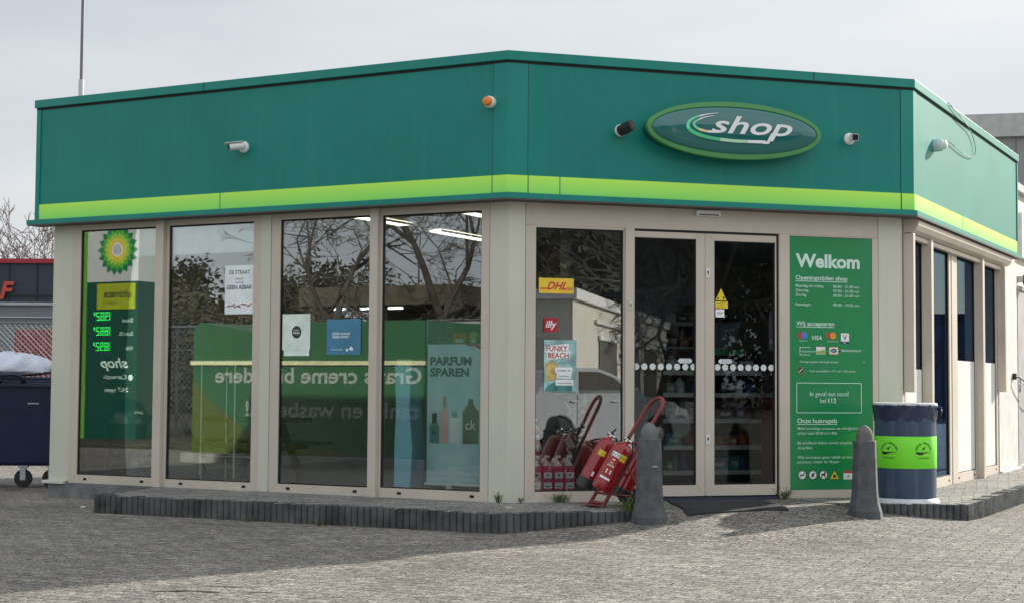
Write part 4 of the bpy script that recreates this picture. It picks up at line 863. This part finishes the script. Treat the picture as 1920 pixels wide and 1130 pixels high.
g.box(-.4, -.394, -.114, .114, 1.37, 1.62); g.box(.394, .4, -.114, .114, 1.37, 1.62); g.build('walls', t, G_clear)
g = MB(); 
for x in (-.4, .4): g.box(x-.004, x+.004, -.124, -.116, 1.37, 1.62)
g.box(-.4, .4, -.124, -.116, 1.612, 1.62); g.build('edges', t, mat('acrylic_edge', (.45, .5, .48), .3)); g = MB(); g.box(-.42, .42, -.15, .15, 1.33, 1.37); g.box(-.38, .38, -.1, .13, .012, 1.33); g.build('plinth_box', t, mat('display_dark', (.05, .05, .05), .6))
for lb, x, w_, h, c in (('orange perfume box in the acrylic case', -.10, .14, .125, (.60, .22, .03)), ('pale green perfume box beside the orange one', .045, .075, .13, (.42, .48, .25)), ('slim cream perfume box at the right end of the case', .20, .03, .17, (.6, .58, .5))):
    t = thing('perfume_box', lb, 'box', M=at(FL, 4.86+x, .24, 1.372), group='perfume boxes in the acrylic case')
    g = MB(); g.box(-w_/2, w_/2, -.03, .03, 0, h); g.build('carton', t, mat('carton_%d' % int(c[0]*100), c, .5)); g = MB(); g.quad(-w_*.3, w_*.3, h*.3, h*.55, -.031); g.build('print_patch', t, M_paper)
# pink canisters
M_pink = mat('pink_fluid', (.72, .085, .20), .25, var=.12); M_neck = mat('canister_white', (.90, .82, .76), .4)
def canister(lb, x, y, z, h=.33, w_=.15):
    t = thing('canister', lb, 'canister', M=at(FR, x, y, z), group='pink screenwash canisters in the window')
    g = MB(); g.box(-w_/2, w_/2, -.1, .1, 0, h*.78); g.build('fluid_body', t, M_pink, bevel=.015)
    g = MB(); g.add([(-w_/2+.01, -.09, h*.78), (w_/2-.01, -.09, h*.78), (w_/2-.01, .09, h*.78), (-w_/2+.01, .09, h*.78), (-w_/2+.02, -.08, h*.9), (w_/2-.05, -.08, h*.98), (w_/2-.05, .08, h*.98), (-w_/2+.02, .08, h*.9)], [(0, 3, 2, 1), (4, 5, 6, 7), (0, 1, 5, 4), (1, 2, 6, 5), (2, 3, 7, 6), (3, 0, 4, 7)]); g.build('shoulder', t, M_neck, bevel=.008)
    g = MB(); g.tube([(-w_*.1, -.06, h*.95), (-w_*.1, -.06, h*1.08), (w_*.25, -.06, h*1.05)], .014, 8); g.tube([(-w_*.3, -.05, h*.88), (-w_*.3, -.05, h*1.02)], .02, 12); g.build('handle_cap', t, M_neck, smooth=50)
    g = MB(); g.quad(-.035, .04, h*.42, h*.60, -.1005-.0005); g.quad(-.035, .04, h*.12, h*.30, -.101); lb_ = g.build('label_patch', t, M_paper)
    g = MB(); g.disc(0, h*.52, .011, -.1022); g.quad(-.02, .02, h*.17, h*.2, -.1022); g.build('label_print', lb_, M_navy)
for k, (lb, x) in enumerate((('pink canister at the left end of the bottom row', .335), ('second pink canister from the left in the bottom row', .44), ('third pink canister from the left in the bottom row', .545), ('pink canister at the right end of the bottom row', .65))): canister(lb, x, .30, .07, .30, .10)
canister('pink canister standing alone on top of the row', .33, .34, .40, .30, .11)
g = MB(FR); g.box(.25, .75, .18, .5, .012, .068); g.box(.25, .45, .26, .5, .375, .398); tag(g.build('canister_stand', mat=mat('display_dark', (0, 0, 0))), 'low dark stand carrying the pink canisters', 'stand')
t = thing('flower_rack', 'small rack with a red panel and wrapped flowers behind the canister window', 'rack', M=at(FR, .95, .7))
g = MB(); g.box(-.25, .35, .0, .03, .1, .98); g.build('back_panel', t, mat('rack_dark', (.03, .03, .032), .6)); g = MB(); g.box(-.02, .12, -.03, -.001, .15, .95); g.build('red_panel', t, mat('rack_red', (.25, .01, .012), .5)); g = MB(); g.box(-.28, .40, -.04, .05, .95, .985); g.tube([(.36, -.02, .1), (.36, -.02, .95)], .01, 8); g.build('frame', t, M_steel)
random.seed(11); g = MB()
for k in range(14):
    c = Vector((-.1+random.uniform(-.08, .08), -.07, .55+random.uniform(-.22, .3))); g.tube([c, c+Vector((random.uniform(-.04, .04), 0, .06)), c+Vector((random.uniform(-.05, .05), -.01, .13))], [.03, .02, .002], 6)
g.build('foil_wrap', t, mat('foil', (.35, .36, .36), .35, var=.4, scale=20), smooth=40)
# shelves and counter behind the doors
M_shelf = mat('shelf_dark', (.035, .037, .042), .5); M_rail = mat('price_rail', (.50, .50, .48), .5)
PK = [('blue', (.03, .08, .22)), ('dark red', (.18, .02, .02)), ('grey', (.2, .21, .22)), ('teal', (.03, .2, .22)), ('white', (.5, .5, .5)), ('orange', (.40, .13, .03)), ('green', (.05, .2, .06)), ('black', (.03, .03, .03))]
def gondola(lb, sx, dep, w_, levels, d_, nm, sd_, place):
    t = thing('shelf_unit', lb, 'shelf', M=at(FR, sx, dep)); g = MB(); g.box(0, w_, d_, d_+.04, .012, levels[-1]+.25); g.box(-.03, 0, .0, d_+.04, .012, levels[-1]+.25); g.box(w_, w_+.03, 0, d_+.04, .012, levels[-1]+.25); g.build('carcass', t, M_shelf)
    for z in levels:
        g = MB(); g.box(0, w_, .0, d_, z-.02, z); sh = g.build('shelf_board', t, M_shelf); g = MB(); g.box(0, w_, -.012, 0, z-.035, z+.01); g.build('price_strip', sh, M_rail)
    random.seed(sd_)
    for z in levels:
        x = .05
        while x < w_-.12:
            ww = random.uniform(.08, .2); hh = random.uniform(.10, .19); nmc, c = random.choice(PK)
            o = thing('package', '%s package on %s' % (nmc, place), 'package', M=at(FR, sx+x+ww/2, dep+.12, z), group='packages on the shop shelves')
            g = MB(); k = random.random()
            if k < .6: g.box(-ww/2+.005, ww/2-.005, -.08, .08, 0, hh)
            else: g.lathe([(ww*.3, 0), (ww*.36, .02), (ww*.36, hh*.7), (ww*.15, hh*.85), (ww*.15, hh)], n=14)
            mm = mat('pack_'+nmc.replace(' ', '_'), c, .45, var=.3, scale=9); g.mat(mm); g.build('pack', o, bevel=.006, smooth=40)
            if k < .6: g = MB(); g.quad(-ww*.3, ww*.3, hh*.35, hh*.65, -.082); g.build('front_print', o, mat('pack_print', (.45, .45, .42), .5, var=.4, scale=30))
            x += ww+.01
gondola('low dark gondola of goods with pale price strips behind the sliding doors', 2.30, 2.0, 1.12, (.14, .40, .68, .95, 1.18), .38, 'low', 31, 'the low gondola behind the doors')
gondola('taller shelf unit at the back of the shop behind the left door', 3.15, 4.6, 1.1, (.9, 1.2, 1.5, 1.8), .35, 'tall', 33, 'the tall shelf at the back of the shop')
t = thing('counter', 'dark red shop counter behind the right door', 'counter', M=at(FR, 3.42, 1.75))
g = MB(); g.box(0, 1.1, 0, .6, .012, .92); g.build('body', t, mat('counter_red', (.16, .02, .02), .4)); g = MB(); g.box(-.04, 1.14, -.04, .64, .92, .96); g.build('worktop', t, mat('counter_top', (.25, .25, .25), .4), bevel=.006)
t = thing('shop_screen', 'tilted screen standing on the gondola behind the right door', 'screen', M=at(FR, 2.98, 2.1, 1.42)); g = MB(); g.prism([(-.14, 0), (.16, .03), (.26, .3), (-.1, .27)], 0, .03); g.build('panel', t, mat('screen_panel', (.12, .16, .17), .3)); g = MB(); g.box(-.1, .3, -.04, .1, -.06, .0); g.build('stand', t, mat('stand_green', (.06, .3, .08), .5))
t = thing('menu_board', 'narrow pale menu card standing on the counter behind the right door', 'card', M=at(FR, 3.56, 1.9, .962)); g = MB(); g.box(-.09, .12, 0, .02, .45, .86); g.box(-.01, .02, .02, .04, 0, .6); g.build('card', t, mat('menu_pale', (.35, .37, .36), .5)); g = MB(); g.quad(-.05, .02, .68, .80, -.002); g.build('picture', t, mat('print_rust', (0, 0, 0)))
# ------------------------------------------------------------------ beyond the shop on the left
t = thing('warehouse', 'long navy blue warehouse with red roof trim and a big letter F', 'warehouse')
M_navyw = mat('navy_cladding', (.014, .024, .042), .5, var=.08, scale=.5)
g = MB(); g.box(-48, -12, 60, 90, -.5, 5.55); g.build('wall', t, M_navyw)
g = MB(); g.box(-48.1, -11.9, 59.85, 90.1, 5.55, 5.72); g.build('roof_trim', t, mat('trim_red', (.30, .01, .02), .5))
g = MB(); [g.box(x, x+.05, 59.96, 60, 3.96, 5.55) for x in (-30+k*1.07 for k in range(16))]; g.box(-48, -12, 59.93, 60, 4.3, 4.36); g.build('panel_joint', t, mat('joint_dark', (.008, .012, .02), .6))
g = MB().mat(mat('letter_red', (.45, .05, .03), .5)); g.text('F', -19.58, 4.20, .9, 59.85, bold=.03, shear=.25, depth=.03); g.text('O', -20.55, 4.20, .9, 59.85, bold=.03, shear=.25, depth=.03); g.build('letter', t)
t = thing('grey_shed', 'long low pale grey shed standing in front of the navy warehouse', 'shed')
g = MB(); g.box(-40, -6, 45, 52, -.5, 3.22); g.build('wall', t, mat('grey_shed_wall', (.15, .18, .20), .6, var=.15, scale=1.5, stretch=(.3, 1, 4))); g = MB(); g.box(-40.1, -5.9, 44.9, 52.1, 3.22, 3.3); g.box(-40, -6, 44.95, 45, 2.86, 2.90); g.build('roof_edge', t, mat('shed_edge', (.35, .38, .40), .5))
t = thing('red_container', 'dull red storage container behind the chain link fence', 'container')
g = MB(); g.box(-12.05, -6, 38, 40.4, -.2, 2.30); g.build('body', t, mat('container_red', (.26, .05, .055), .6, var=.2)); g = MB(); [g.box(-12+k*.3, -11.85+k*.3, 37.96, 38, 0, 2.2) for k in range(20)]; g.build('rib', t, mat('container_red', (0, 0, 0)))
fe = thing('chain_link_fence', 'grey chain link fence behind the blue waste container', 'fence', (0, 30, 0))
g = MB(); x = -14.0
while x < -6.5:
    for s_ in (-1, 1):
        a, b = Vector((x, 0, -.1)), Vector((x+s_*2.24, 0, 2.14))
        if s_ > 0: b = Vector((min(b.x, -6.4), 0, 2.14))
        g.tube([a, b], .006, 3, cap=False)
    x += .10
g.build('wire_mesh', fe, M_steel)
g = MB(); g.tube([(-14, 0, 2.15), (-6.4, 0, 2.15)], .02, 6); g.build('top_rail', fe, mat('fence_green', (.12, .15, .14), .6))
for x in (-13.6, -11.0, -8.4): g = MB(); g.tube([(x, .04, -.2), (x, .04, 2.2)], .03, 8); g.build('post', fe, mat('fence_green', (0, 0, 0)))
g = MB(); g.box(-30, -5, 31, 36, -.1, .25); tag(g.build('verge', mat=mat('grass_verge', (.05, .07, .03), .9, var=.4, scale=4)), kind='structure')
t = thing('mast', 'thin grey mast rising behind the left end of the shop roof', 'mast', (-9.45, 34, 0))
g = MB(); g.tube([(0, 0, -.2), (0, 0, 7.62)], .058, 12); g.build('lower_tube', t, M_steel, smooth=50)
g = MB(); g.tube([(0, 0, 7.62), (0, 0, 16)], [.038, .03], 12); g.build('upper_tube', t, mat('mast_grey', (.16, .15, .19), .5), smooth=50)
t = thing('grey_building', 'tall flat grey building rising behind the beige annex', 'building')
M_gb = mat('grey_cladding', (.24, .245, .245), .6, var=.05)
F2 = Matrix.Translation((9.6, 34, 0)) @ Matrix.Rotation(R(-14), 4, 'Z')
g = MB(F2); g.box(0, 5, 0, 10, -.3, 6.45); g.build('wall', t, M_gb); g = MB(F2); g.box(-.1, 5.1, -.12, 10.1, 6.45, 6.95); g.build('parapet', t, mat('parapet_grey', (.40, .40, .39), .6)); g = MB(F2); [g.box(x, x+.03, -.01, 0, 0, 6.45) for x in (1.3, 2.6, 3.9)]; g.build('panel_joint', t, mat('joint_grey', (.15, .15, .15), .6))
# ------------------------------------------------------------------ trees
M_bark = mat('bark', (.055, .045, .036), .9, var=.4, scale=8)
M_twig = mat('twigs', (.085, .075, .060), .9, var=.3)
RMIN = .009
def grow(g, gt, p, d, L_, r, depth, maxd, spread):
    pts = [p]; q = p; dd = d.copy(); n = 3 if depth < 3 else 2; rs = [r]
    for k in range(n):
        dd = (dd+Vector((random.gauss(0, .12), random.gauss(0, .12), random.gauss(0, .08)+.03))).normalized(); q = q+dd*L_/n; pts.append(q); rs.append(r*(1-.35*(k+1)/n))
    (g if depth < 3 else gt).tube(pts, [max(q_, RMIN) for q_ in rs], 7 if depth < 2 else (5 if depth < 4 else 3), cap=False)
    if depth >= maxd: return
    nb = 3 if depth < 2 else (3 if random.random() < .6 else 2)
    for k in range(nb):
        ax = Vector((random.gauss(0, 1), random.gauss(0, 1), random.gauss(0, .5))).normalized()
        nd = (dd+ax*spread*random.uniform(.6, 1.25)).normalized(); 
        at_ = pts[-1] if k == 0 or random.random() < .4 else pts[random.randint(1, n)]
        grow(g, gt, at_, nd, L_*random.uniform(.62, .86), r*random.uniform(.5, .66), depth+1, maxd, spread)
def bare_tree(lb, loc, h, sd_, maxd=6, grp=None, lean=(0, 0, 1), spread=.75):
    random.seed(sd_); g = MB(); gt = MB(); grow(g, gt, Vector((0, 0, -.2)), Vector(lean).normalized(), h*.30, h*.0165, 0, maxd, spread)
    t = thing('bare_tree', lb, 'tree', loc, 0, grp); g.build('trunk', t, M_bark, smooth=60); gt.build('crown', t, M_twig); return t
RMIN = .014
T1 = bare_tree('bare winter tree behind the navy warehouse nearest the shop corner', (-23.2, 76, 0), 10.8, 101, 6, 'bare trees behind the warehouse')
def again(src, lb, loc, rz, s_, grp): c = copy_tree(src); c.location = loc; c.rotation_euler = (0, 0, rz); c.scale = (s_,)*3; c['label'] = lb; c['group'] = grp; return c
again(T1, 'bare winter tree behind the navy warehouse at the left edge of the picture', (-25.4, 80, 0), 2.0, .93, 'bare trees behind the warehouse')
again(T1, 'bare winter tree behind the navy warehouse standing between two others', (-24.3, 84, 0), 4.1, 1.0, 'bare trees behind the warehouse')
# ------------------------------------------------------------------ across the forecourt (seen mirrored in the glass)
py = thing('price_pylon', 'tall green price pylon with sunburst emblem, standing across the forecourt', 'pylon', M=at(FL, -10.2, -12.3, 0))
gx = lambda s_: s_+10.2
M_pg = mat('pylon_green', (.007, .065, .045), .35, var=.05); M_pl = mat('pylon_lime', (.14, .36, .04), .4)
g = MB(); g.box(gx(-10.85), gx(-9.5), -.35, .28, -.3, 3.06); g.build('lower_body', py, M_pg)
g = MB(); g.box(gx(-10.85), gx(-9.5), -.35, .28, 3.06, 4.6); g.build('upper_body', py, mat('pylon_white', (.52, .54, .52), .35, var=.03))
g = MB(); g.box(gx(-11.05), gx(-10.86), -.3, .24, -.3, 4.6); g.build('side_fin', py, M_pl)
g = MB(); g.box(gx(-10.56), gx(-9.56), .281, .30, 2.50, 3.02); g.build('yellow_panel', py, mat('pylon_yellow', (.34, .40, .02), .4))
g = MB(); cx, cz = gx(-10.04), 3.70; y = .30
cols = [mat('burst_green', (.01, .20, .07), .4), mat('burst_mid', (.10, .42, .05), .4), mat('burst_lime', (.42, .62, .06), .4), mat('burst_yellow', (.80, .62, .06), .4), M_wh]
for j, (ro, ri, ww) in enumerate(((.52, .30, .075), (.43, .24, .07), (.34, .17, .06), (.25, .10, .05), (.16, .0, .045))):
    g.mat(cols[j])
    for k in range(18):
        a = 2*math.pi*(k+.5*(j % 2))/18; ca, sa = math.cos(a), math.sin(a); rm = (ro+ri)/2
        g.poly([(cx+ca*ri, cz+sa*ri), (cx+ca*rm-sa*ww, cz+sa*rm+ca*ww), (cx+ca*ro, cz+sa*ro), (cx+ca*rm+sa*ww, cz+sa*rm-ca*ww)], y+.001*j)
g.build('emblem', py)
g = MB().mat(mat('pylon_ink', (.04, .05, .03), .5)); g.text('ultimate', gx(-9.66), 2.74, .22, .304, w=.72, mirror=True, bold=.02); g.text('met ACTIVE', gx(-10.0), 2.60, .09, .304, w=.4, mirror=True); g.build('panel_text', py)
M_led = mat('price_led', (.05, 1, .15), .5, emit=1.1)
g = MB().mat(M_led)
SEG = {'1': 'bc', '2': 'abged', '9': 'abcdfg', '8': 'abcdefg', '5': 'afgcd'}
def digit(ch, x, z, w_, h):
    t_ = .02
    for s_ in SEG[ch]:
        if s_ == 'a': g.quad(x-w_, x, z+h-t_, z+h, .292)
        if s_ == 'g': g.quad(x-w_, x, z+h/2-t_/2, z+h/2+t_/2, .292)
        if s_ == 'd': g.quad(x-w_, x, z, z+t_, .292)
        if s_ == 'f': g.quad(x-t_, x, z+h/2, z+h, .292)
        if s_ == 'e': g.quad(x-t_, x, z, z+h/2, .292)
        if s_ == 'b': g.quad(x-w_, x-w_+t_, z+h/2, z+h, .292)
        if s_ == 'c': g.quad(x-w_, x-w_+t_, z, z+h/2, .292)
for z, pr_ in ((2.28, '1982'), (1.98, '1882'), (1.67, '1892')):
    x = gx(-10.14)
    for ch in pr_: digit(ch, x, z, .085, .17); x -= .115
    digit('9', x, z+.10, .04, .07)
g.build('price_digits', py)
g = MB().mat(M_ink)
for s_, z in (('Diesel', 2.24), ('Euro 95', 1.97), ('E10', 1.68)): g.text(s_, gx(-9.62), z, .11, .285, mirror=True)
g.text('shop', gx(-9.72), 1.33, .28, .285, w=.72, mirror=True, shear=.3, bold=.02); g.text('Carwash', gx(-9.75), 1.10, .13, .285, mirror=True, w=.6); g.text('24/7 open', gx(-9.7), .84, .13, .285, mirror=True, w=.62)
g.disc(gx(-9.65), 1.13, .06, .285); g.build('service_text', py)
cb = thing('green_cabin', 'wide green car wash cabin with white slogan lettering, across the forecourt', 'cabin', M=at(FL, 0, -6.7, 0))
M_cab = mat('cabin_green', (.022, .105, .042), .5, var=.1)
g = MB(); g.prism([(-3.68, -.2), (.45, -.2), (.45, 1.93), (-1.9, 1.93), (-2.6, 1.80), (-3.55, 1.95), (-3.68, 1.86)], 0, -2.4); g.build('body', cb, M_cab)
g = MB(); g.prism([(-3.7, 1.30), (.47, 1.30), (.47, 1.36), (-3.7, 1.36)], .0, .04); g.build('cream_rail', cb, mat('cream_rail', (.60, .58, .36), .5))
g = MB(); g.poly([(-3.68, -.1), (-3.68, 1.1), (-3.35, .75), (-2.7, .35), (-1.8, .12), (-.6, .0), (-.6, -.1)], .004); g.build('lime_swoosh', cb, mat('swoosh_lime', (.07, .10, .015), .5))
g = MB(); g.box(-3.7, .47, .0, .25, -.18, -.02); g.build('base_step', cb, mat('step_white', (.22, .22, .20), .7, var=.3))
g = MB().mat(mat('slogan_white', (.30, .34, .30), .5)); g.text('Gratis creme bij iedere', .40, 1.04, .32, .006, w=3.65, mirror=True, bold=.022); g.text('tank- en wasbeurt!', .38, .545, .32, .006, w=3.05, mirror=True, bold=.022); g.build('slogan', cb)
# fence, lamp, buildings, tree belts
f2 = thing('chain_link_fence', 'chain link fence on the far side of the forecourt behind the pylon', 'fence', M=at(FL, 0, -15, 0))
g = MB(); x = -22
while x < -3: g.tube([(x, 0, 0), (x+2.2, 0, 2.25)], .008, 3, cap=False); g.tube([(x+2.2, 0, 0), (x, 0, 2.25)], .008, 3, cap=False); x += .14
g.build('wire_mesh', f2, M_steel); g = MB(); g.tube([(-22, 0, 2.26), (-3, 0, 2.26)], .03, 6); g.tube([(-22, 0, 1.75), (-3, 0, 1.75)], .012, 6); g.build('top_rail', f2, M_steel)
for x in (-20, -17, -14, -11, -8, -5): g = MB(); g.tube([(x, -.04, -.2), (x, -.04, 2.3)], .035, 8); g.build('post', f2, M_steel)
sl = thing('street_lamp', 'slender street lamp with a curved arm across the road', 'street lamp', M=at(FL, -15.6, -24, 0))
g = MB(); g.tube(curve3([(0, 0, -.2), (0, 0, 2.0), (-.02, 0, 3.3), (.15, 0, 3.6), (.5, 0, 3.68)]), .05, 8); g.build('post', sl, mat('lamp_post_pale', (.55, .55, .52), .5), smooth=60)
g = MB(); g.box(.45, .8, -.06, .06, 3.65, 3.71); g.build('lamp_head', sl, M_white, bevel=.03)
t = thing('canopy_building', 'beige flat roofed station building with lit ceiling lamps across the road', 'building', M=at(FL, 0, -30, 0))
g = MB(); g.box(-18.5, -12.6, 0, -8, 3.55, 4.15); g.build('roof', t, mat('tan_roof', (.085, .07, .045), .7))
g = MB(); g.box(-18.3, -12.8, -5, -8, -.2, 3.55); g.build('back_wall', t, mat('brown_wall', (.05, .042, .035), .8)); 
for x in (-18.2, -15.6, -12.95): g = MB(); g.box(x, x+.3, -.4, -.1, -.2, 3.55); g.build('column', t, mat('tan_roof', (0, 0, 0)))
for x in (-17.9, -16.8, -15.7): g = MB(); g.box(x, x+.5, -1.2, -1.05, 3.47, 3.54); g.build('ceiling_lamp', t, mat('canopy_lamp', (.9, .95, 1), .5, emit=4))
wb = thing('white_building', 'long cream white flat roofed building across the forecourt', 'building')
p0 = FR @ Vector((11.08, -30, 0)); p1 = FR @ Vector((23.2, -52, 0)); d = p1-p0; Fw = Matrix.Rotation(math.atan2(d.y, d.x), 4, 'Z'); Fw.translation = (p0.x, p0.y, 0); Lw = d.length
M_cw = mat('cream_wall', (.58, .55, .48), .75, var=.05)
def wbx(nm, m_, x0, x1, y0, y1, z0, z1): g = MB(Fw); g.box(x0, x1, y0, y1, z0, z1); return g.build(nm, wb, m_)
wbx('wall', M_cw, 0, Lw, -8, 0, -.3, 3.55); wbx('roof_edge', mat('edge_white', (.70, .70, .68), .5), -.2, Lw+.2, -8.1, .15, 3.55, 3.86); wbx('fascia_line', mat('edge_white', (0, 0, 0)), 4, Lw, .0, .12, 3.0, 3.12)
for x in (5, 11, 17): dd_ = wbx('garage_door', mat('garage_dark', (.10, .09, .08), .6), x, x+4, .0, .05, -.2, 2.5); g = MB(Fw); g.box(x-.15, x+4.15, .04, .10, 2.5, 2.65); g.build('lintel', dd_, M_white)
# parked car
car = thing('parked_car', 'silver grey hatchback parked side on across the forecourt from the doors', 'car', M=at(FR, 3.95, -12, -.16, R(-24)))
M_cp = mat('car_silver', (.34, .36, .39), .28, metal=.15, var=.03, coat=.8)
prof = [(0, .45), (0, .72), (.06, .98), (.30, 1.06), (.62, 1.42), (1.0, 1.50), (1.7, 1.50), (2.15, 1.38), (2.85, 1.02), (3.75, .88), (4.1, .66), (4.15, .38), (4.0, .24)]
def arch(cx, r): return [(cx+r*math.cos(math.pi*k/8), .30+r*math.sin(math.pi*k/8)) for k in range(9)]
low = [(3.65, .22)]+[(x, z) for x, z in arch(3.27, .37)]+[(2.85, .20), (1.25, .20)]+arch(.82, .37)+[(.35, .25), (.04, .32)]
g = MB(); g.prism(prof+low, 0, -1.72); g.build('body', car, M_cp, bevel=.03, smooth=35)
M_cg = mat('car_glass', (.02, .025, .03), .05, coat=1)
for pl in ([(.58, 1.08), (.80, 1.40), (1.18, 1.43), (1.18, 1.06)], [(1.26, 1.06), (1.26, 1.43), (1.72, 1.43), (2.1, 1.33), (2.55, 1.06)]):
    g = MB(); g.prism(pl, .012, -1.732); g.build('side_window', car, M_cg)
for cx in (.82, 3.27):
    for cy in (-.1, -1.62):
        T = Matrix.Rotation(R(90), 4, 'X'); g = MB(); g.lathe([(.2, -.1), (.31, -.1), (.325, -.08), (.325, .08), (.31, .1), (.2, .1)], (cx, cy, .32), 28, T); wh = g.build('wheel', car, M_rubber, smooth=40)
        g = MB(); g.lathe([(.03, -.11), (.2, -.095), (.2, .095), (.03, .11)], (cx, cy, .32), 10, T); g.build('rim', wh, M_steel)
for x in (1.05, 2.05): g = MB(); g.box(x, x+.16, .0, .03, .90, .93); g.build('door_handle', car, M_cp, bevel=.008)
g = MB(); g.box(2.42, 2.56, .0, .2, 1.04, 1.17); g.build('side_mirror', car, M_cp, bevel=.04)
g = MB(); g.box(1.215, 1.225, .001, .004, .3, 1.05); g.box(2.3, 2.31, .001, .004, .3, 1.0); g.build('door_seam', car, M_dark)
g = MB(); g.prism([(3.7, .68), (4.05, .62), (4.0, .76), (3.72, .82)], .01, -.15); g.build('headlight', car, M_wh); g = MB(); g.prism([(-.01, .78), (.25, .82), (.22, .98), (.04, .96)], .01, -.15); g.build('tail_light', car, mat('tail_red', (.06, .01, .01), .3))
# trees over there
def leafy(lb, loc, h, r, sd_, n=9000, grp='dark trees across the road'):
    random.seed(sd_); t = thing('dense_tree', lb, 'tree', loc, 0, grp); g = MB(); g.tube([(0, 0, -.2), (.1, 0, h*.3), (0, .1, h*.7)], [.22, .16, .06], 8)
    cl = []
    for k in range(38):
        a = random.uniform(0, 6.28); q = random.random()**.5*r*.8; z = h*random.uniform(.06, .92); q *= (1-.55*abs(z/h-.5)*1.5); cl.append((Vector((q*math.cos(a), q*math.sin(a), z)), random.uniform(.5, 1.0)*r*.42))
        g.tube([(0, 0, z*.6), (cl[-1][0].x, cl[-1][0].y, z)], [.05, .015], 4)
    g.build('trunk', t, M_bark); c = MB()
    for k in range(n):
        p_, rr_ = random.choice(cl); v = Vector((random.gauss(0, 1), random.gauss(0, 1), random.gauss(0, 1))).normalized()*rr_*random.random()**.4; q = p_+v
        u = Vector((random.gauss(0, 1), random.gauss(0, 1), random.gauss(0, 1))).normalized(); w_ = u.orthogonal().normalized(); s_ = random.uniform(.07, .15); c.add([q-u*s_, q+w_*s_*.6, q+u*s_, q-w_*s_*.6], [(0, 1, 2, 3)])
    c.build('crown', t, mat('dull_foliage', (.045, .045, .022), .8, var=.5, scale=1.2, c2=(.075, .065, .035))); return t
def Lp(s_, y): p_ = FL @ Vector((s_, y, 0)); return (p_.x, p_.y, 0)
def Rp(s_, y): p_ = FR @ Vector((s_, y, 0)); return (p_.x, p_.y, 0)
DL = 'dark bushy tree in the belt across the road'
src = leafy(DL, Lp(-24, -40), 6.2, 3.4, 301)
src2 = leafy(DL, Lp(-29, -42), 5.4, 3.2, 302)
random.seed(9)
for k, (s_, y, sc) in enumerate([(-34, -38, .95), (-38.5, -41, 1.0), (-43, -38, 1.05), (-48, -42, 1.1), (-53, -40, 1), (-20, -41, .72), (-15.5, -43, .78), (-11, -41, .8), (-6.5, -42, .85), (-2, -40, .9), (2, -39, 1), (6, -38, 1.1), (-22, -46, .9), (-17, -47, .95), (-13, -47, .95), (-8, -47, .95), (-4, -46, .95), (-27, -35, .8), (-31, -36, .85), (-36, -44, 1.2), (-41, -45, 1.2), (-46, -45, 1.2)]):
    c = copy_tree((src, src2)[k % 2]); c.location = Lp(s_, y); c.rotation_euler = (0, 0, k*1.3); c.scale = (1.15, 1.15, sc)
for k, (s_, y, sc) in enumerate([(9, -62, 2.0), (14, -64, 2.1), (19, -60, 2.1), (25, -62, 2.2), (31, -64, 2.1), (37, -62, 2.1), (5, -58, 1.6), (1, -56, 1.4), (9, -74, 2.9), (15, -75, 3), (21, -74, 3.1), (27, -75, 3), (33, -76, 3.1), (12, -69, 2.6), (18, -69, 2.6), (24, -68, 2.6)]):
    c = copy_tree((src2, src)[k % 2]); c.location = Rp(s_, y); c.rotation_euler = (0, 0, k*1.7); c.scale = (1.7, 1.7, sc)
RMIN = .008
T2 = bare_tree('big bare tree with a leaning trunk reflected in the fourth window', Lp(-7.0, -22), 10.5, 205, 8, 'bare trees across the forecourt', (-.25, .1, 1), .85)
def again2(lb, s_, y, rz, sc, F=Lp): c = copy_tree(T2); c.location = F(s_, y); c.rotation_euler = (0, 0, rz); c.scale = (sc,)*3; c['label'] = lb; return c
again2('bare tree further right of the leaning one across the road', -3.5, -24, 2.2, .9)
again2('bare tree with fine twigs spreading over the third window reflection', -11.6, -20, 2.9, .85)
again2('bare tree over the roof of the beige station building', -14.5, -37, 4.0, 1.1)
again2('bare tree standing close behind the parked silver car', 10.5, -33, 1.0, 1.35, Rp)
again2('bare tree in front of the cream white building', 17, -38, 3.1, 1.3, Rp)
again2('bare tree behind the cream white building', 20, -44, 5.0, 1.6, Rp)

g = MB(FL); g.plan([(-70, -9.6), (-70, -90), (14, -90), (14, -28), (-3.5, -16), (-3.5, -9.6)][::-1], -.3, -.11)
tag(g.build('grass_bank', mat=mat('dead_grass', (.035, .034, .016), .9, var=.5, scale=1.5)), kind='structure')

t = thing('far_shed', 'low dark blue grey shed far beyond the sunny side of the shop', 'shed')
F3 = Matrix.Translation((22, 60, 0)) @ Matrix.Rotation(R(-34), 4, 'Z')
g = MB(F3); g.box(0, 26, 0, 10, -.3, 3.7); g.build('wall', t, mat('far_shed_wall', (.05, .06, .085), .6)); g = MB(F3); g.box(-.1, 26.1, -.1, 10.1, 3.7, 3.9); g.build('roof_edge', t, mat('far_shed_edge', (.02, .025, .035), .6))
